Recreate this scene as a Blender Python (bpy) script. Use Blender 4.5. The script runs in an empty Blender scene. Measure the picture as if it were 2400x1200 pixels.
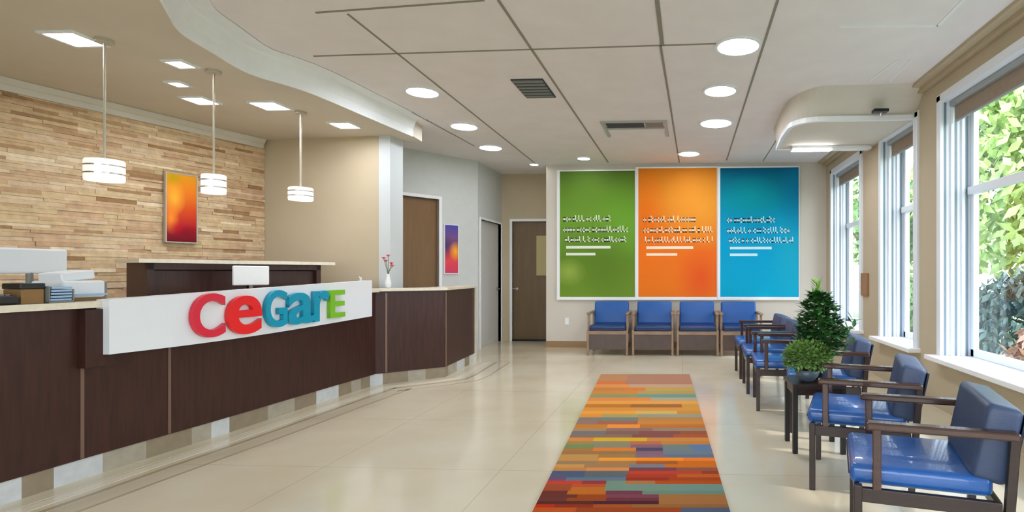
import bpy, bmesh, math, random
from mathutils import Vector, Matrix
random.seed(7)
C = bpy.context.scene.collection
PI = math.pi
# ------------------------------------------------------------------ camera
EYE, FPX = 1.30, 1300.0
TH = math.radians(3.0)
CX = 1600 - FPX*math.tan(TH)
cd = bpy.data.cameras.new('camera'); cam = bpy.data.objects.new('camera', cd); C.objects.link(cam)
cam.location = (0, 0, EYE); cam.rotation_euler = (PI/2, 0, TH)
cd.sensor_width = 36; cd.lens = FPX/2400*36
cd.shift_x = (1200-CX)/2400; cd.shift_y = (640-600)/2400
cd.clip_start = .05; cd.clip_end = 300
bpy.context.scene.camera = cam
RV = Vector((math.cos(TH), math.sin(TH), 0)); FV = Vector((-math.sin(TH), math.cos(TH), 0))
def ray(px, py): return FV + RV*((px-CX)/FPX) + Vector((0, 0, (640-py)/FPX))
def atz(px, py, z):
    d = ray(px, py); k = (z-EYE)/d.z; p = d*k; p.z = z; return p
def atx(px, py, x):
    d = ray(px, py); p = d*(x/d.x); p.z += EYE; return p
def aty(px, py, y):
    d = ray(px, py); p = d*(y/d.y); p.z += EYE; return p
def atplane(px, py, A, B):            # vertical plane through A and B
    n = Vector((-(B.y-A.y), B.x-A.x, 0)); d = ray(px, py)
    k = (A.x*n.x + A.y*n.y)/d.dot(n); p = d*k; p.z += EYE; return p

# ------------------------------------------------------------------ materials
def srgb(h):
    if isinstance(h, str):
        h = h.lstrip('#'); v = [int(h[i:i+2], 16)/255 for i in (0, 2, 4)]
    else: v = [c/255 for c in h]
    return tuple(c/12.92 if c <= .04045 else ((c+.055)/1.055)**2.4 for c in v)+(1,)
def mat(name, col, rough=.6, metal=0, noise=0, nscale=8, bump=0, bscale=60, emit=0, spec=.5, stretch=None, coat=0):
    m = bpy.data.materials.new(name); m.use_nodes = True
    nt = m.node_tree; b = nt.nodes['Principled BSDF']
    c = srgb(col)
    b.inputs['Base Color'].default_value = c
    b.inputs['Roughness'].default_value = rough; b.inputs['Metallic'].default_value = metal
    b.inputs['Specular IOR Level'].default_value = spec
    b.inputs['Coat Weight'].default_value = coat
    tc = nt.nodes.new('ShaderNodeTexCoord')
    mp = nt.nodes.new('ShaderNodeMapping'); nt.links.new(tc.outputs['Object'], mp.inputs[0])
    if stretch: mp.inputs['Scale'].default_value = stretch
    if noise:
        n = nt.nodes.new('ShaderNodeTexNoise'); n.inputs['Scale'].default_value = nscale; n.inputs['Detail'].default_value = 4
        nt.links.new(mp.outputs[0], n.inputs['Vector'])
        r = nt.nodes.new('ShaderNodeValToRGB')
        r.color_ramp.elements[0].position = .3; r.color_ramp.elements[1].position = .7
        r.color_ramp.elements[0].color = tuple(max(0, x*(1-noise)) for x in c[:3])+(1,)
        r.color_ramp.elements[1].color = tuple(min(1, x*(1+noise)) for x in c[:3])+(1,)
        nt.links.new(n.outputs['Fac'], r.inputs[0]); nt.links.new(r.outputs[0], b.inputs['Base Color'])
    if bump:
        n2 = nt.nodes.new('ShaderNodeTexNoise'); n2.inputs['Scale'].default_value = bscale
        nt.links.new(mp.outputs[0], n2.inputs['Vector'])
        bp = nt.nodes.new('ShaderNodeBump'); bp.inputs['Strength'].default_value = bump; bp.inputs['Distance'].default_value = .01
        nt.links.new(n2.outputs['Fac'], bp.inputs['Height']); nt.links.new(bp.outputs[0], b.inputs['Normal'])
    if emit:
        b.inputs['Emission Color'].default_value = c; b.inputs['Emission Strength'].default_value = emit
    return m
M = {}
M['ceil'] = mat('ceiling_tile', (234, 230, 232), .9, noise=.03, nscale=3, bump=.1, bscale=200)
M['ceil_warm'] = mat('soffit_paint', (206, 198, 184), .85, noise=.03, nscale=2)
M['fascia'] = mat('bulkhead_white', (236, 240, 243), .6, noise=.02)
M['tbar'] = mat('ceiling_grid_metal', (140, 138, 130), .5)
M['tbar_dark'] = mat('ceiling_joint', (142, 138, 128), .7)
M['beige'] = mat('beige_wall_paint', (190, 176, 150), .8, noise=.03, nscale=2)
M['beige_light'] = mat('pale_wall_paint', (210, 205, 194), .8, noise=.03, nscale=2)
M['grey_wall'] = mat('pale_grey_wall_paint', (200, 205, 204), .75, noise=.02)
M['white'] = mat('white_gloss_paint', (235, 238, 242), .35, noise=.01)
M['jamb'] = mat('window_white_paint', (232, 238, 246), .4, noise=.01)
M['mullion'] = mat('window_grey_seal', (120, 140, 150), .4)
M['wood_dark'] = mat('dark_espresso_laminate', (58, 32, 27), .38, noise=.25, nscale=6, stretch=(6, 6, .6), spec=.35)
M['seam'] = mat('aluminium_joint_strip', (120, 96, 84), .35, metal=.3)
M['counter'] = mat('cream_quartz', (222, 214, 196), .25, noise=.06, nscale=30)
M['sign'] = mat('white_sign_acrylic', (226, 232, 240), .25, noise=.01)
M['red'] = mat('crimson_letter', (214, 36, 62), .3); M['red2'] = mat('scarlet_letter', (228, 24, 28), .3)
M['teal'] = mat('teal_letter', (0, 148, 182), .3); M['green'] = mat('green_letter', (120, 186, 36), .3)
M['door'] = mat('brown_door_laminate', (120, 88, 52), .45, noise=.08, nscale=4, stretch=(5, 5, .5))
M['door_grey'] = mat('grey_brown_door_laminate', (112, 92, 66), .45, noise=.08, nscale=4, stretch=(5, 5, .5))
M['door_white'] = mat('white_door_paint', (205, 207, 206), .4, noise=.02)
M['chair_wood'] = mat('dark_walnut_frame', (46, 32, 27), .3, noise=.2, nscale=8, stretch=(3, 3, 8))
M['arm_wood'] = mat('walnut_arm', (66, 40, 31), .22, noise=.2, nscale=8, stretch=(1, 8, 8), coat=.3)
M['wood_tan'] = mat('weathered_oak_frame', (142, 116, 92), .4, noise=.15, nscale=8)
M['shadow_panel'] = mat('brown_shadow_panel', (74, 56, 48), .4, noise=.15, nscale=8)  # colour of the painted shadow below the back-row seats
M['seat_blue'] = mat('royal_blue_vinyl', (32, 92, 168), .28, noise=.05, bump=.15, bscale=40, coat=.5)
M['back_slate'] = mat('slate_navy_vinyl', (56, 72, 104), .45, noise=.05, bump=.15, bscale=40)
M['seat_navy'] = mat('navy_seat_vinyl', (14, 52, 104), .4, noise=.05)
M['back_blue'] = mat('bright_blue_vinyl', (10, 82, 156), .42, noise=.05, bump=.1, bscale=40)
M['piping'] = mat('dark_navy_piping', (6, 26, 52), .4)
M['black'] = mat('black_plastic', (18, 20, 22), .4)
M['grey'] = mat('grey_plastic', (120, 124, 122), .5)
M['cardboard'] = mat('brown_cardboard', (138, 106, 66), .8, noise=.08)
M['paper'] = mat('white_paper', (222, 228, 234), .7)
M['bluepaper'] = mat('pale_blue_paper', (150, 182, 216), .7)
M['chrome'] = mat('brushed_metal', (200, 202, 204), .25, metal=1)
M['vent'] = mat('grey_vent_metal', (120, 124, 124), .5); M['vent_dark'] = mat('dark_vent_opening', (58, 66, 76), .7)
M['vent_white'] = mat('pale_vent_frame', (176, 180, 180), .5)
M['lamp'] = mat('lamp_diffuser', (244, 247, 255), .5, emit=48)
M['lamp_warm'] = mat('small_lamp_diffuser', (250, 248, 250), .5, emit=30)
M['shade'] = mat('frosted_glass_shade', (240, 234, 228), .3, emit=.55)
M['shade_glow'] = mat('shade_diffuser', (255, 250, 240), .4, emit=3.5)
M['cord'] = mat('satin_nickel_rod', (188, 180, 164), .4, metal=.2)
M['leaf'] = mat('dark_green_leaf', (46, 98, 40), .45, noise=.35, nscale=12)
M['leaf_light'] = mat('light_green_leaf', (124, 160, 84), .5, noise=.3, nscale=14)
M['leaf_tip'] = mat('young_green_leaf', (140, 186, 84), .5, noise=.2, nscale=14)
M['stem'] = mat('green_brown_stem', (84, 92, 48), .6)
M['soil'] = mat('dark_soil', (50, 36, 26), .95, noise=.3, nscale=60)
M['bowl'] = mat('blue_grey_ceramic', (88, 104, 116), .25)
M['tin'] = mat('dark_navy_ceramic', (36, 48, 78), .25)
M['shade_cloth'] = mat('taupe_shade_cloth', (150, 134, 118), .9, noise=.06, nscale=20)
M['rail'] = mat('shade_cassette', (150, 156, 156), .4)
M['baseboard'] = mat('brown_baseboard', (150, 120, 84), .5)
M['sillw'] = mat('white_sill', (245, 246, 250), .3)
M['plinth_glass'] = None
M['brown_plaque'] = mat('brown_wood_plaque', (156, 112, 68), .5, noise=.1)
M['flower'] = mat('pink_red_petal', (198, 72, 84), .6, noise=.2)
M['vase'] = mat('white_vase', (225, 230, 232), .3)

def ramp(nt, stops, interp='LINEAR'):
    r = nt.nodes.new('ShaderNodeValToRGB'); r.color_ramp.interpolation = interp
    e = r.color_ramp.elements
    e[0].position, e[0].color = stops[0][0], srgb(stops[0][1])
    e[1].position, e[1].color = stops[-1][0], srgb(stops[-1][1])
    for p, c in stops[1:-1]:
        x = e.new(p); x.color = srgb(c)
    return r
# floor: polished cream tile with faint joints and clouding
def floor_mat():
    m = bpy.data.materials.new('polished_cream_floor'); m.use_nodes = True; nt = m.node_tree; b = nt.nodes['Principled BSDF']
    tc = nt.nodes.new('ShaderNodeTexCoord'); n = nt.nodes.new('ShaderNodeTexNoise'); n.inputs['Scale'].default_value = .9; n.inputs['Detail'].default_value = 5
    nt.links.new(tc.outputs['Object'], n.inputs['Vector'])
    r = ramp(nt, [(.3, (202, 188, 162)), (.55, (214, 204, 180)), (.75, (220, 213, 194))])
    nt.links.new(n.outputs['Fac'], r.inputs[0])
    br = nt.nodes.new('ShaderNodeTexBrick'); br.offset = 0; br.inputs['Scale'].default_value = 1
    br.inputs['Brick Width'].default_value = 1.2; br.inputs['Row Height'].default_value = 1.2; br.inputs['Mortar Size'].default_value = .004
    br.inputs['Color1'].default_value = br.inputs['Color2'].default_value = (1, 1, 1, 1); br.inputs['Mortar'].default_value = (.82, .8, .76, 1)
    nt.links.new(tc.outputs['Object'], br.inputs['Vector'])
    mx = nt.nodes.new('ShaderNodeMix'); mx.data_type = 'RGBA'; mx.blend_type = 'MULTIPLY'; mx.inputs[0].default_value = 1
    nt.links.new(r.outputs[0], mx.inputs[6]); nt.links.new(br.outputs['Color'], mx.inputs[7]); nt.links.new(mx.outputs[2], b.inputs['Base Color'])
    b.inputs['Roughness'].default_value = .13; b.inputs['Specular IOR Level'].default_value = .55
    return m
M['floor'] = floor_mat()
def attr_mat(name, stops, rough=.85, bump=.3, interp='LINEAR', vary=.08):
    m = bpy.data.materials.new(name); m.use_nodes = True; nt = m.node_tree; b = nt.nodes['Principled BSDF']
    a = nt.nodes.new('ShaderNodeAttribute'); a.attribute_name = 'tone'
    r = ramp(nt, stops, interp); nt.links.new(a.outputs['Fac'], r.inputs[0])
    tc = nt.nodes.new('ShaderNodeTexCoord'); n = nt.nodes.new('ShaderNodeTexNoise'); n.inputs['Scale'].default_value = 14; n.inputs['Detail'].default_value = 6
    nt.links.new(tc.outputs['Object'], n.inputs['Vector'])
    mr = nt.nodes.new('ShaderNodeMapRange'); mr.inputs[1].default_value = .3; mr.inputs[2].default_value = .7
    mr.inputs[3].default_value = 1-vary; mr.inputs[4].default_value = 1+vary
    nt.links.new(n.outputs['Fac'], mr.inputs[0])
    mx = nt.nodes.new('ShaderNodeMix'); mx.data_type = 'RGBA'; mx.blend_type = 'MULTIPLY'; mx.inputs[0].default_value = 1
    nt.links.new(r.outputs[0], mx.inputs[6]); nt.links.new(mr.outputs[0], mx.inputs[7]); nt.links.new(mx.outputs[2], b.inputs['Base Color'])
    b.inputs['Roughness'].default_value = rough
    bp = nt.nodes.new('ShaderNodeBump'); bp.inputs['Strength'].default_value = bump; bp.inputs['Distance'].default_value = .01
    nt.links.new(n.outputs['Fac'], bp.inputs['Height']); nt.links.new(bp.outputs[0], b.inputs['Normal'])
    return m
M['stone'] = attr_mat('stacked_travertine', [(0, (150, 114, 74)), (.15, (178, 144, 106)), (.4, (198, 166, 134)), (.6, (206, 182, 142)), (.8, (212, 188, 158)), (1, (230, 212, 182))], .85, .8, vary=.14)
M['plinth'] = attr_mat('plinth_stone', [(0, (140, 128, 108)), (.35, (164, 158, 144)), (.6, (196, 202, 206)), (1, (214, 212, 196))], .25, .05, 'CONSTANT')
# rug: colour comes from a colour attribute woven per band
def rug_mat():
    m = bpy.data.materials.new('woven_rug_wool'); m.use_nodes = True; nt = m.node_tree; b = nt.nodes['Principled BSDF']
    a = nt.nodes.new('ShaderNodeAttribute'); a.attribute_name = 'weave'
    tc = nt.nodes.new('ShaderNodeTexCoord'); n = nt.nodes.new('ShaderNodeTexNoise'); n.inputs['Scale'].default_value = 260
    nt.links.new(tc.outputs['Object'], n.inputs['Vector'])
    bp = nt.nodes.new('ShaderNodeBump'); bp.inputs['Strength'].default_value = .5; bp.inputs['Distance'].default_value = .004
    nt.links.new(n.outputs['Fac'], bp.inputs['Height']); nt.links.new(bp.outputs[0], b.inputs['Normal'])
    nt.links.new(a.outputs['Color'], b.inputs['Base Color']); b.inputs['Roughness'].default_value = .9; b.inputs['Specular IOR Level'].default_value = .1
    return m
M['rug'] = rug_mat()
# printed panel: two-axis blend of print colours; banner tops have recess shade painted in
def print_mat(name, base, spots, nscale=1.2):
    """spots: (x, z, radius, colour) in generated 0..1 coords along local x and z"""
    m = bpy.data.materials.new(name); m.use_nodes = True; nt = m.node_tree; b = nt.nodes['Principled BSDF']
    tc = nt.nodes.new('ShaderNodeTexCoord'); sp = nt.nodes.new('ShaderNodeSeparateXYZ'); nt.links.new(tc.outputs['Generated'], sp.inputs[0])
    r = ramp(nt, base); nt.links.new(sp.outputs[2], r.inputs[0]); cur = r.outputs[0]
    for (x, z, rad, rz, col) in spots:
        cb = nt.nodes.new('ShaderNodeCombineXYZ'); nt.links.new(sp.outputs[0], cb.inputs[0]); nt.links.new(sp.outputs[2], cb.inputs[2])
        mp = nt.nodes.new('ShaderNodeMapping'); mp.vector_type = 'POINT'
        mp.inputs['Location'].default_value = (-x/rad, 0, -z/rz); mp.inputs['Scale'].default_value = (1/rad, 1, 1/rz)
        nt.links.new(cb.outputs[0], mp.inputs[0])
        g = nt.nodes.new('ShaderNodeTexGradient'); g.gradient_type = 'SPHERICAL'; nt.links.new(mp.outputs[0], g.inputs[0])
        mx = nt.nodes.new('ShaderNodeMix'); mx.data_type = 'RGBA'; nt.links.new(g.outputs['Fac'], mx.inputs[0])
        nt.links.new(cur, mx.inputs[6]); mx.inputs[7].default_value = srgb(col); cur = mx.outputs[2]
    nt.links.new(cur, b.inputs['Base Color']); b.inputs['Roughness'].default_value = .7; b.inputs['Specular IOR Level'].default_value = .15
    return m
M['p_green'] = print_mat('green_print_shaded_top', [(0, (112, 146, 48)), (.3, (98, 134, 42)), (.6, (112, 160, 54)), (.85, (100, 140, 48)), (1, (88, 120, 46))],  # each banner ramp ends in painted recess shade at the top
    [(.85, .6, .5, .35, (112, 170, 54)), (.12, .2, .25, .12, (150, 176, 78)), (.6, .25, .4, .3, (96, 130, 42))])
M['p_orange'] = print_mat('orange_print_shaded_top', [(0, (236, 122, 32)), (.4, (240, 120, 34)), (.75, (232, 146, 42)), (1, (214, 128, 30))],
    [(.8, .15, .35, .3, (232, 88, 36)), (.85, .7, .6, .35, (244, 164, 56)), (.1, .6, .3, .5, (244, 120, 26))])
M['p_teal'] = print_mat('teal_print_shaded_top', [(0, (0, 168, 206)), (.5, (0, 160, 210)), (.75, (0, 150, 178)), (.9, (0, 128, 156)), (1, (0, 96, 140))],
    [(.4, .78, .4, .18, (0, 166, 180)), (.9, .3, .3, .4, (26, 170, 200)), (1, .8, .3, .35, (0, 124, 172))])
M['p_ink'] = mat('pale_print_lettering', (232, 240, 226), .5)
M['p_ink2'] = mat('peach_print_lettering', (252, 232, 206), .5)
M['p_ink3'] = mat('pale_blue_print_lettering', (200, 236, 250), .5)
M['art1'] = print_mat('orange_red_abstract_print', [(0, (96, 20, 34)), (.2, (170, 26, 42)), (.45, (216, 74, 36)), (.75, (236, 130, 34)), (1, (232, 158, 30))],
    [(.25, .65, .4, .28, (255, 186, 60)), (.15, .35, .28, .25, (252, 150, 50)), (.2, .95, .4, .15, (196, 160, 10)), (.35, .2, .3, .12, (206, 30, 44)), (.6, .12, .6, .15, (130, 22, 36))])
M['art2'] = print_mat('purple_orange_abstract_print', [(0, (206, 66, 100)), (.25, (226, 80, 88)), (.4, (214, 74, 70)), (.6, (112, 70, 110)), (.75, (120, 84, 140)), (1, (76, 78, 170))],
    [(.8, .46, .5, .22, (250, 176, 50)), (.1, .55, .4, .3, (70, 64, 110))])

def glass_mat():
    m = bpy.data.materials.new('clear_window_glass'); m.use_nodes = True; nt = m.node_tree
    for n in list(nt.nodes):
        if n.type != 'OUTPUT_MATERIAL': nt.nodes.remove(n)
    out = [n for n in nt.nodes if n.type == 'OUTPUT_MATERIAL'][0]
    t = nt.nodes.new('ShaderNodeBsdfTransparent'); g = nt.nodes.new('ShaderNodeBsdfGlossy'); g.inputs['Roughness'].default_value = .02
    mx = nt.nodes.new('ShaderNodeMixShader'); mx.inputs[0].default_value = .06
    nt.links.new(t.outputs[0], mx.inputs[1]); nt.links.new(g.outputs[0], mx.inputs[2]); nt.links.new(mx.outputs[0], out.inputs[0])
    return m
M['glass'] = glass_mat()

# ------------------------------------------------------------------ mesh helpers
class MB:
    def __init__(s): s.bm = bmesh.new()
    def box(s, x0, x1, y0, y1, z0, z1, bev=0, seg=2, mtx=None):
        r = bmesh.ops.create_cube(s.bm, size=1)
        vs = r['verts']
        bmesh.ops.scale(s.bm, vec=(x1-x0, y1-y0, z1-z0), verts=vs)
        bmesh.ops.translate(s.bm, vec=((x0+x1)/2, (y0+y1)/2, (z0+z1)/2), verts=vs)
        if bev:
            es = list({e for v in vs for e in v.link_edges})
            rr = bmesh.ops.bevel(s.bm, geom=es, offset=bev, segments=seg, profile=.5, affect='EDGES')
            vs = list({v for v in rr['verts']} | {v for v in vs if v.is_valid})
            fs = {f for v in vs for f in v.link_faces}; vs = list({v for f in fs for v in f.verts})
        if mtx is not None: bmesh.ops.transform(s.bm, matrix=mtx, verts=vs)
        return s
    def cyl(s, x, y, z0, z1, r0, r1=None, n=24, mtx=None, cap=True):
        r1 = r0 if r1 is None else r1
        r = bmesh.ops.create_cone(s.bm, cap_ends=cap, segments=n, radius1=r0, radius2=r1, depth=z1-z0)
        bmesh.ops.translate(s.bm, vec=(x, y, (z0+z1)/2), verts=r['verts'])
        if mtx is not None: bmesh.ops.transform(s.bm, matrix=mtx, verts=r['verts'])
        return s
    def prism(s, pts, z0, z1):                       # polygon footprint
        lo = [s.bm.verts.new((p[0], p[1], z0)) for p in pts]; hi = [s.bm.verts.new((p[0], p[1], z1)) for p in pts]
        s.bm.faces.new(lo[::-1]); s.bm.faces.new(hi)
        for i in range(len(pts)):
            j = (i+1) % len(pts); s.bm.faces.new((lo[i], lo[j], hi[j], hi[i]))
        return s
    def poly(s, pts):
        s.bm.faces.new([s.bm.verts.new(p) for p in pts]); return s
    def lathe(s, prof, x=0, y=0, n=28):
        rings = []
        for r, z in prof:
            rings.append([s.bm.verts.new((x+r*math.cos(2*PI*i/n), y+r*math.sin(2*PI*i/n), z)) for i in range(n)])
        for a, b in zip(rings, rings[1:]):
            for i in range(n):
                j = (i+1) % n; s.bm.faces.new((a[i], a[j], b[j], b[i]))
        s.bm.faces.new(rings[0][::-1]); s.bm.faces.new(rings[-1])
        return s
    def tube(s, pts, r, n=8, r1=None):
        pts = [Vector(p) for p in pts]; rings = []
        r1 = r if r1 is None else r1
        for i, p in enumerate(pts):
            a = pts[max(i-1, 0)]; b = pts[min(i+1, len(pts)-1)]; t = (b-a).normalized()
            u = t.orthogonal().normalized(); v = t.cross(u); rr = r+(r1-r)*i/(len(pts)-1)
            rings.append([s.bm.verts.new(p+u*rr*math.cos(2*PI*k/n)+v*rr*math.sin(2*PI*k/n)) for k in range(n)])
        for a, b in zip(rings, rings[1:]):
            for k in range(n):
                j = (k+1) % n
                s.bm.faces.new((a[k], a[j], b[j], b[k]))
        s.bm.faces.new(rings[0][::-1]); s.bm.faces.new(rings[-1])
        return s
    def build(s, name, m, parent=None, smooth=False, tris=None):
        bmesh.ops.recalc_face_normals(s.bm, faces=s.bm.faces[:])
        me = bpy.data.meshes.new(name); s.bm.to_mesh(me); s.bm.free()
        o = bpy.data.objects.new(name, me); C.objects.link(o)
        for mm in (m if isinstance(m, (list, tuple)) else [m]): me.materials.append(mm)
        if smooth:
            for p in me.polygons: p.use_smooth = True
        if parent: o.parent = parent
        return o
def tag(o, label, cat, group=None, kind=None):
    o['label'] = label; o['category'] = cat
    if group: o['group'] = group
    if kind: o['kind'] = kind
    return o
def thing(name, label, cat, loc=(0, 0, 0), rz=0, group=None):
    o = bpy.data.objects.new(name, None); C.objects.link(o); o.location = loc; o.rotation_euler = (0, 0, rz)
    o.empty_display_size = .1
    return tag(o, label, cat, group)
def struct(o): o['kind'] = 'structure'; return o
def copy_tree(o, parent=None):
    c = o.copy(); C.objects.link(c); c.parent = parent
    for ch in list(o.children): copy_tree(ch, c)
    return c

# ------------------------------------------------------------------ key places
H, HS = 3.20, 3.00
BY = 9.62                                  # far wall
XR = 2.45                                  # window wall
P0 = atz(0, 185, HS); P1 = atz(614, 330, HS); P2 = atz(890, 318, HS); P3 = atz(925, 345, H)
Q0 = atz(925, 342, H); Q1 = atz(1120, 378, H); Q2 = atz(1186, 408, H)
sd = Vector((P1.x-P0.x, P1.y-P0.y, 0)).normalized()          # along the stone wall
sn = Vector((sd.y, -sd.x, 0))                                # into the room
S0 = Vector((P1.x, P1.y, 0)) - sd*9.6
bd = Vector((P2.x-P1.x, P2.y-P1.y, 0)).normalized()
print('KEY', [tuple(round(c, 2) for c in p) for p in (P0, P1, P2, P3, Q0, Q1, Q2, S0)])

# ------------------------------------------------------------------ floor and ceiling
b = MB(); b.box(-8.2, 3.0, -2.6, 11.6, -.1, 0); struct(b.build('floor', M['floor']))
b = MB(); b.box(-8.2, 3.0, -2.6, 11.6, H, H+.1); struct(b.build('ceiling', M['ceil']))
# curved bulkhead between the high tiled ceiling and the low painted one
bp_px = [(392, 6), (394, 42), (403, 58), (420, 76), (445, 92), (475, 107), (505, 124), (532, 142), (562, 166), (605, 184), (655, 190), (702, 203), (752, 224), (830, 262), (900, 290), (966, 318)]
curve = [atz(x, y, HS) for x, y in bp_px]
near = [Vector((-1.9, -2.4, 0)), Vector((-1.95, -.8, 0)), Vector((-2.1, .6, 0)), Vector((-2.45, 1.8, 0)), Vector((-2.75, 2.6, 0))]
crv = [Vector((p.x, p.y, 0)) for p in near] + [Vector((p.x, p.y, 0)) for p in curve]
# smooth it a little
for _ in range(2):
    crv = [crv[0]] + [(crv[i-1]+crv[i]*2+crv[i+1])/4 for i in range(1, len(crv)-1)] + [crv[-1]]
def chaikin(path, n=2):
    for _ in range(n):
        o_ = [path[0]]
        for a, c in zip(path, path[1:]): o_ += [a*.75+c*.25, a*.25+c*.75]
        path = o_+[path[-1]]
    return path
crv = chaikin(crv)
E = crv[-1]
low = [(p.x, p.y) for p in crv] + [(E.x-.02, P2.y+.32), (P1.x-.2, P2.y+.32), (P1.x-.2, P1.y+.1), (S0.x-.1, S0.y), (S0.x-.1, -2.4)]
b = MB(); b.prism(low, HS, H-.002); o = struct(b.build('ceiling_soffit', [M['ceil_warm'], M['fascia']]))
# fascia band with a curved cove section hugging the edge
def offset_path(path, d):
    out = []
    for i, p in enumerate(path):
        a = path[max(i-1, 0)]; c = path[min(i+1, len(path)-1)]; t = (c-a).normalized()
        out.append(p + Vector((t.y, -t.x, 0))*d)
    return out
def sweep(path, prof, name, m, parent=None, smooth=False, closed=False):
    """prof: list of (offset to the right of travel, z)"""
    bm = bmesh.new(); rows = []
    for d, z in prof:
        rows.append([bm.verts.new((p.x, p.y, z)) for p in offset_path(path, d)])
    n = len(prof)
    for k in range(n if closed else n-1):
        a, c = rows[k], rows[(k+1) % n]
        for i in range(len(path)-1): bm.faces.new((a[i], a[i+1], c[i+1], c[i]))
    if closed:
        bm.faces.new([r[0] for r in rows]); bm.faces.new([r[-1] for r in rows][::-1])
    mb = MB(); mb.bm.free(); mb.bm = bm
    return mb.build(name, m, parent, smooth)
def resample(path, step):
    out = [path[0].copy()]; acc = 0
    for a, c in zip(path, path[1:]):
        L = (c-a).length; k = max(1, int(round(L/step)))
        for i in range(1, k+1): out.append(a.lerp(c, i/k))
    return out
fas = sweep(crv, [(0, HS-.012), (.012, HS-.012), (.014, HS+.08), (.05, HS+.17), (.11, HS+.25), (.2, H-.006), (0, H-.006)], 'trim_1', M['fascia'], smooth=False, closed=True)
struct(fas)
# ceiling grid: long and cross joints of the big tiles
b = MB()
def zline(p, q, w, zc=H, th=.006):
    p = Vector((p.x, p.y, 0)); q = Vector((q.x, q.y, 0)); t = (q-p).normalized(); n_ = Vector((t.y, -t.x, 0))*w/2
    b.prism([tuple((p-n_)[:2]), tuple((p+n_)[:2]), tuple((q+n_)[:2]), tuple((q-n_)[:2])], zc-th, zc+.002)
def lx(px, py): return atz(px, py, H)
for (a, c) in [((1168, 0), (1425, 380)), ((1548, 105), (1592, 380))]:
    zline(lx(*a), lx(*c), .02)
zline(lx(1540, 0), lx(1552, 105), .032)
zline(lx(1823, 0), lx(1703, 375), .018)
zline(lx(815, 32), lx(1255, 383), .016); zline(lx(965, 262), lx(1112, 342), .014)
zline(lx(1835, 304), lx(1788, 378), .014)
A_, B_ = lx(735, 131), lx(1700, 101)
zline(A_, B_, .016)
zline(lx(740, 29), lx(1135, 0), .016)
struct(b.build('trim_2', M['tbar_dark']))
b = MB(); zline(lx(1965, 62), lx(2198, 60), .03); zline(lx(2198, 60), lx(2258, 0), .03); zline(lx(2035, 190), lx(2105, 140), .02); zline(lx(2085, 190), lx(2135, 140), .02)
struct(b.build('trim_3', M['fascia']))

# ------------------------------------------------------------------ walls
# stone wall: real stacked courses on a backing
def stone_wall():
    L = 9.6; bm = bmesh.new(); tones = []
    z = 0; rnd = random.Random(3)
    def bx(u0, u1, z0, z1, dep, tone):
        n0 = len(bm.faces)
        pts = []
        for (u, w) in ((u0, 0), (u1, 0), (u1, dep), (u0, dep)):
            q = S0 + sd*u + sn*w; pts.append((q.x, q.y))
        lo = [bm.verts.new((p[0], p[1], z0)) for p in pts]; hi = [bm.verts.new((p[0], p[1], z1)) for p in pts]
        fs = [bm.faces.new(hi), bm.faces.new(lo[::-1])]
        for i in (1, 2, 3): 
            j = (i+1) % 4; fs.append(bm.faces.new((lo[i], lo[j], hi[j], hi[i])))
        tones.extend([tone]*len(fs))
    while z < HS-.02:
        h = rnd.choice((.026, .03, .035, .042)); h = min(h, HS-z)
        u = -rnd.random()*.3 + 2.2
        while u < L:
            w = rnd.uniform(.1, .5); u1 = min(L, u+w)
            big = .5+.5*math.sin(u*1.7+z*3.1)*math.cos(z*2.3-u*.6)
            t = min(1, max(0, rnd.gauss(.54, .19)+.12*(big-.5)))
            if rnd.random() < .08: t = rnd.uniform(0, .2)
            bx(max(u, 2.2), u1, z, z+h-.0012, .036+rnd.random()*.016, t)
            u = u1
        z += h
    bx(0, L, 0, HS, .012, .3)
    me = bpy.data.meshes.new('wall_left'); bm.to_mesh(me); bm.free()
    at = me.attributes.new('tone', 'FLOAT', 'FACE')
    at.data.foreach_set('value', tones)
    me.materials.append(M['stone'])
    o = bpy.data.objects.new('wall_left', me); C.objects.link(o); struct(o)
    b = MB(); a = S0; c = Vector((P1.x, P1.y, 0)) + sd*2.2; k = sn*-.12
    b.prism([tuple(a[:2]), tuple(c[:2]), tuple((c+k)[:2]), tuple((a+k)[:2])], 0, H); struct(b.build('wall_left_backing', M['beige']))
    # cornice along the top of the stone
    path = [S0+sd*2.2, Vector((P1.x, P1.y, 0))-sd*.04]
    o = sweep(path, [(.0, HS-.11), (.075, HS-.11), (.085, HS-.06), (.10, HS-.05), (.13, HS-.003), (0, HS-.003)], 'trim_4', M['beige_light'], closed=True); struct(o)
stone_wall()
# beige wall facing the room at the end of the reception
a = Vector((P1.x, P1.y, 0)); c = Vector((P2.x, P2.y, 0))
b = MB(); n_ = Vector((-bd.y, bd.x, 0))*.28
b.prism([tuple(a[:2]), tuple(c[:2]), tuple((c+n_)[:2]), tuple((a+n_)[:2])], 0, H)
struct(b.build('wall_reception', M['beige']))
# pale end cap of that wall
b = MB(); e = c + bd*.02
pe = [c-Vector((bd.y, -bd.x, 0))*(-.012), e-Vector((bd.y, -bd.x, 0))*(-.012), e+n_*1.0, c+n_*1.0]
b.box(c.x-.005, c.x+.14, c.y-.012, c.y+.3, 0, H); struct(b.build('wall_reception_end', mat('pillar_paint', (196, 202, 204), .6)))
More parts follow.
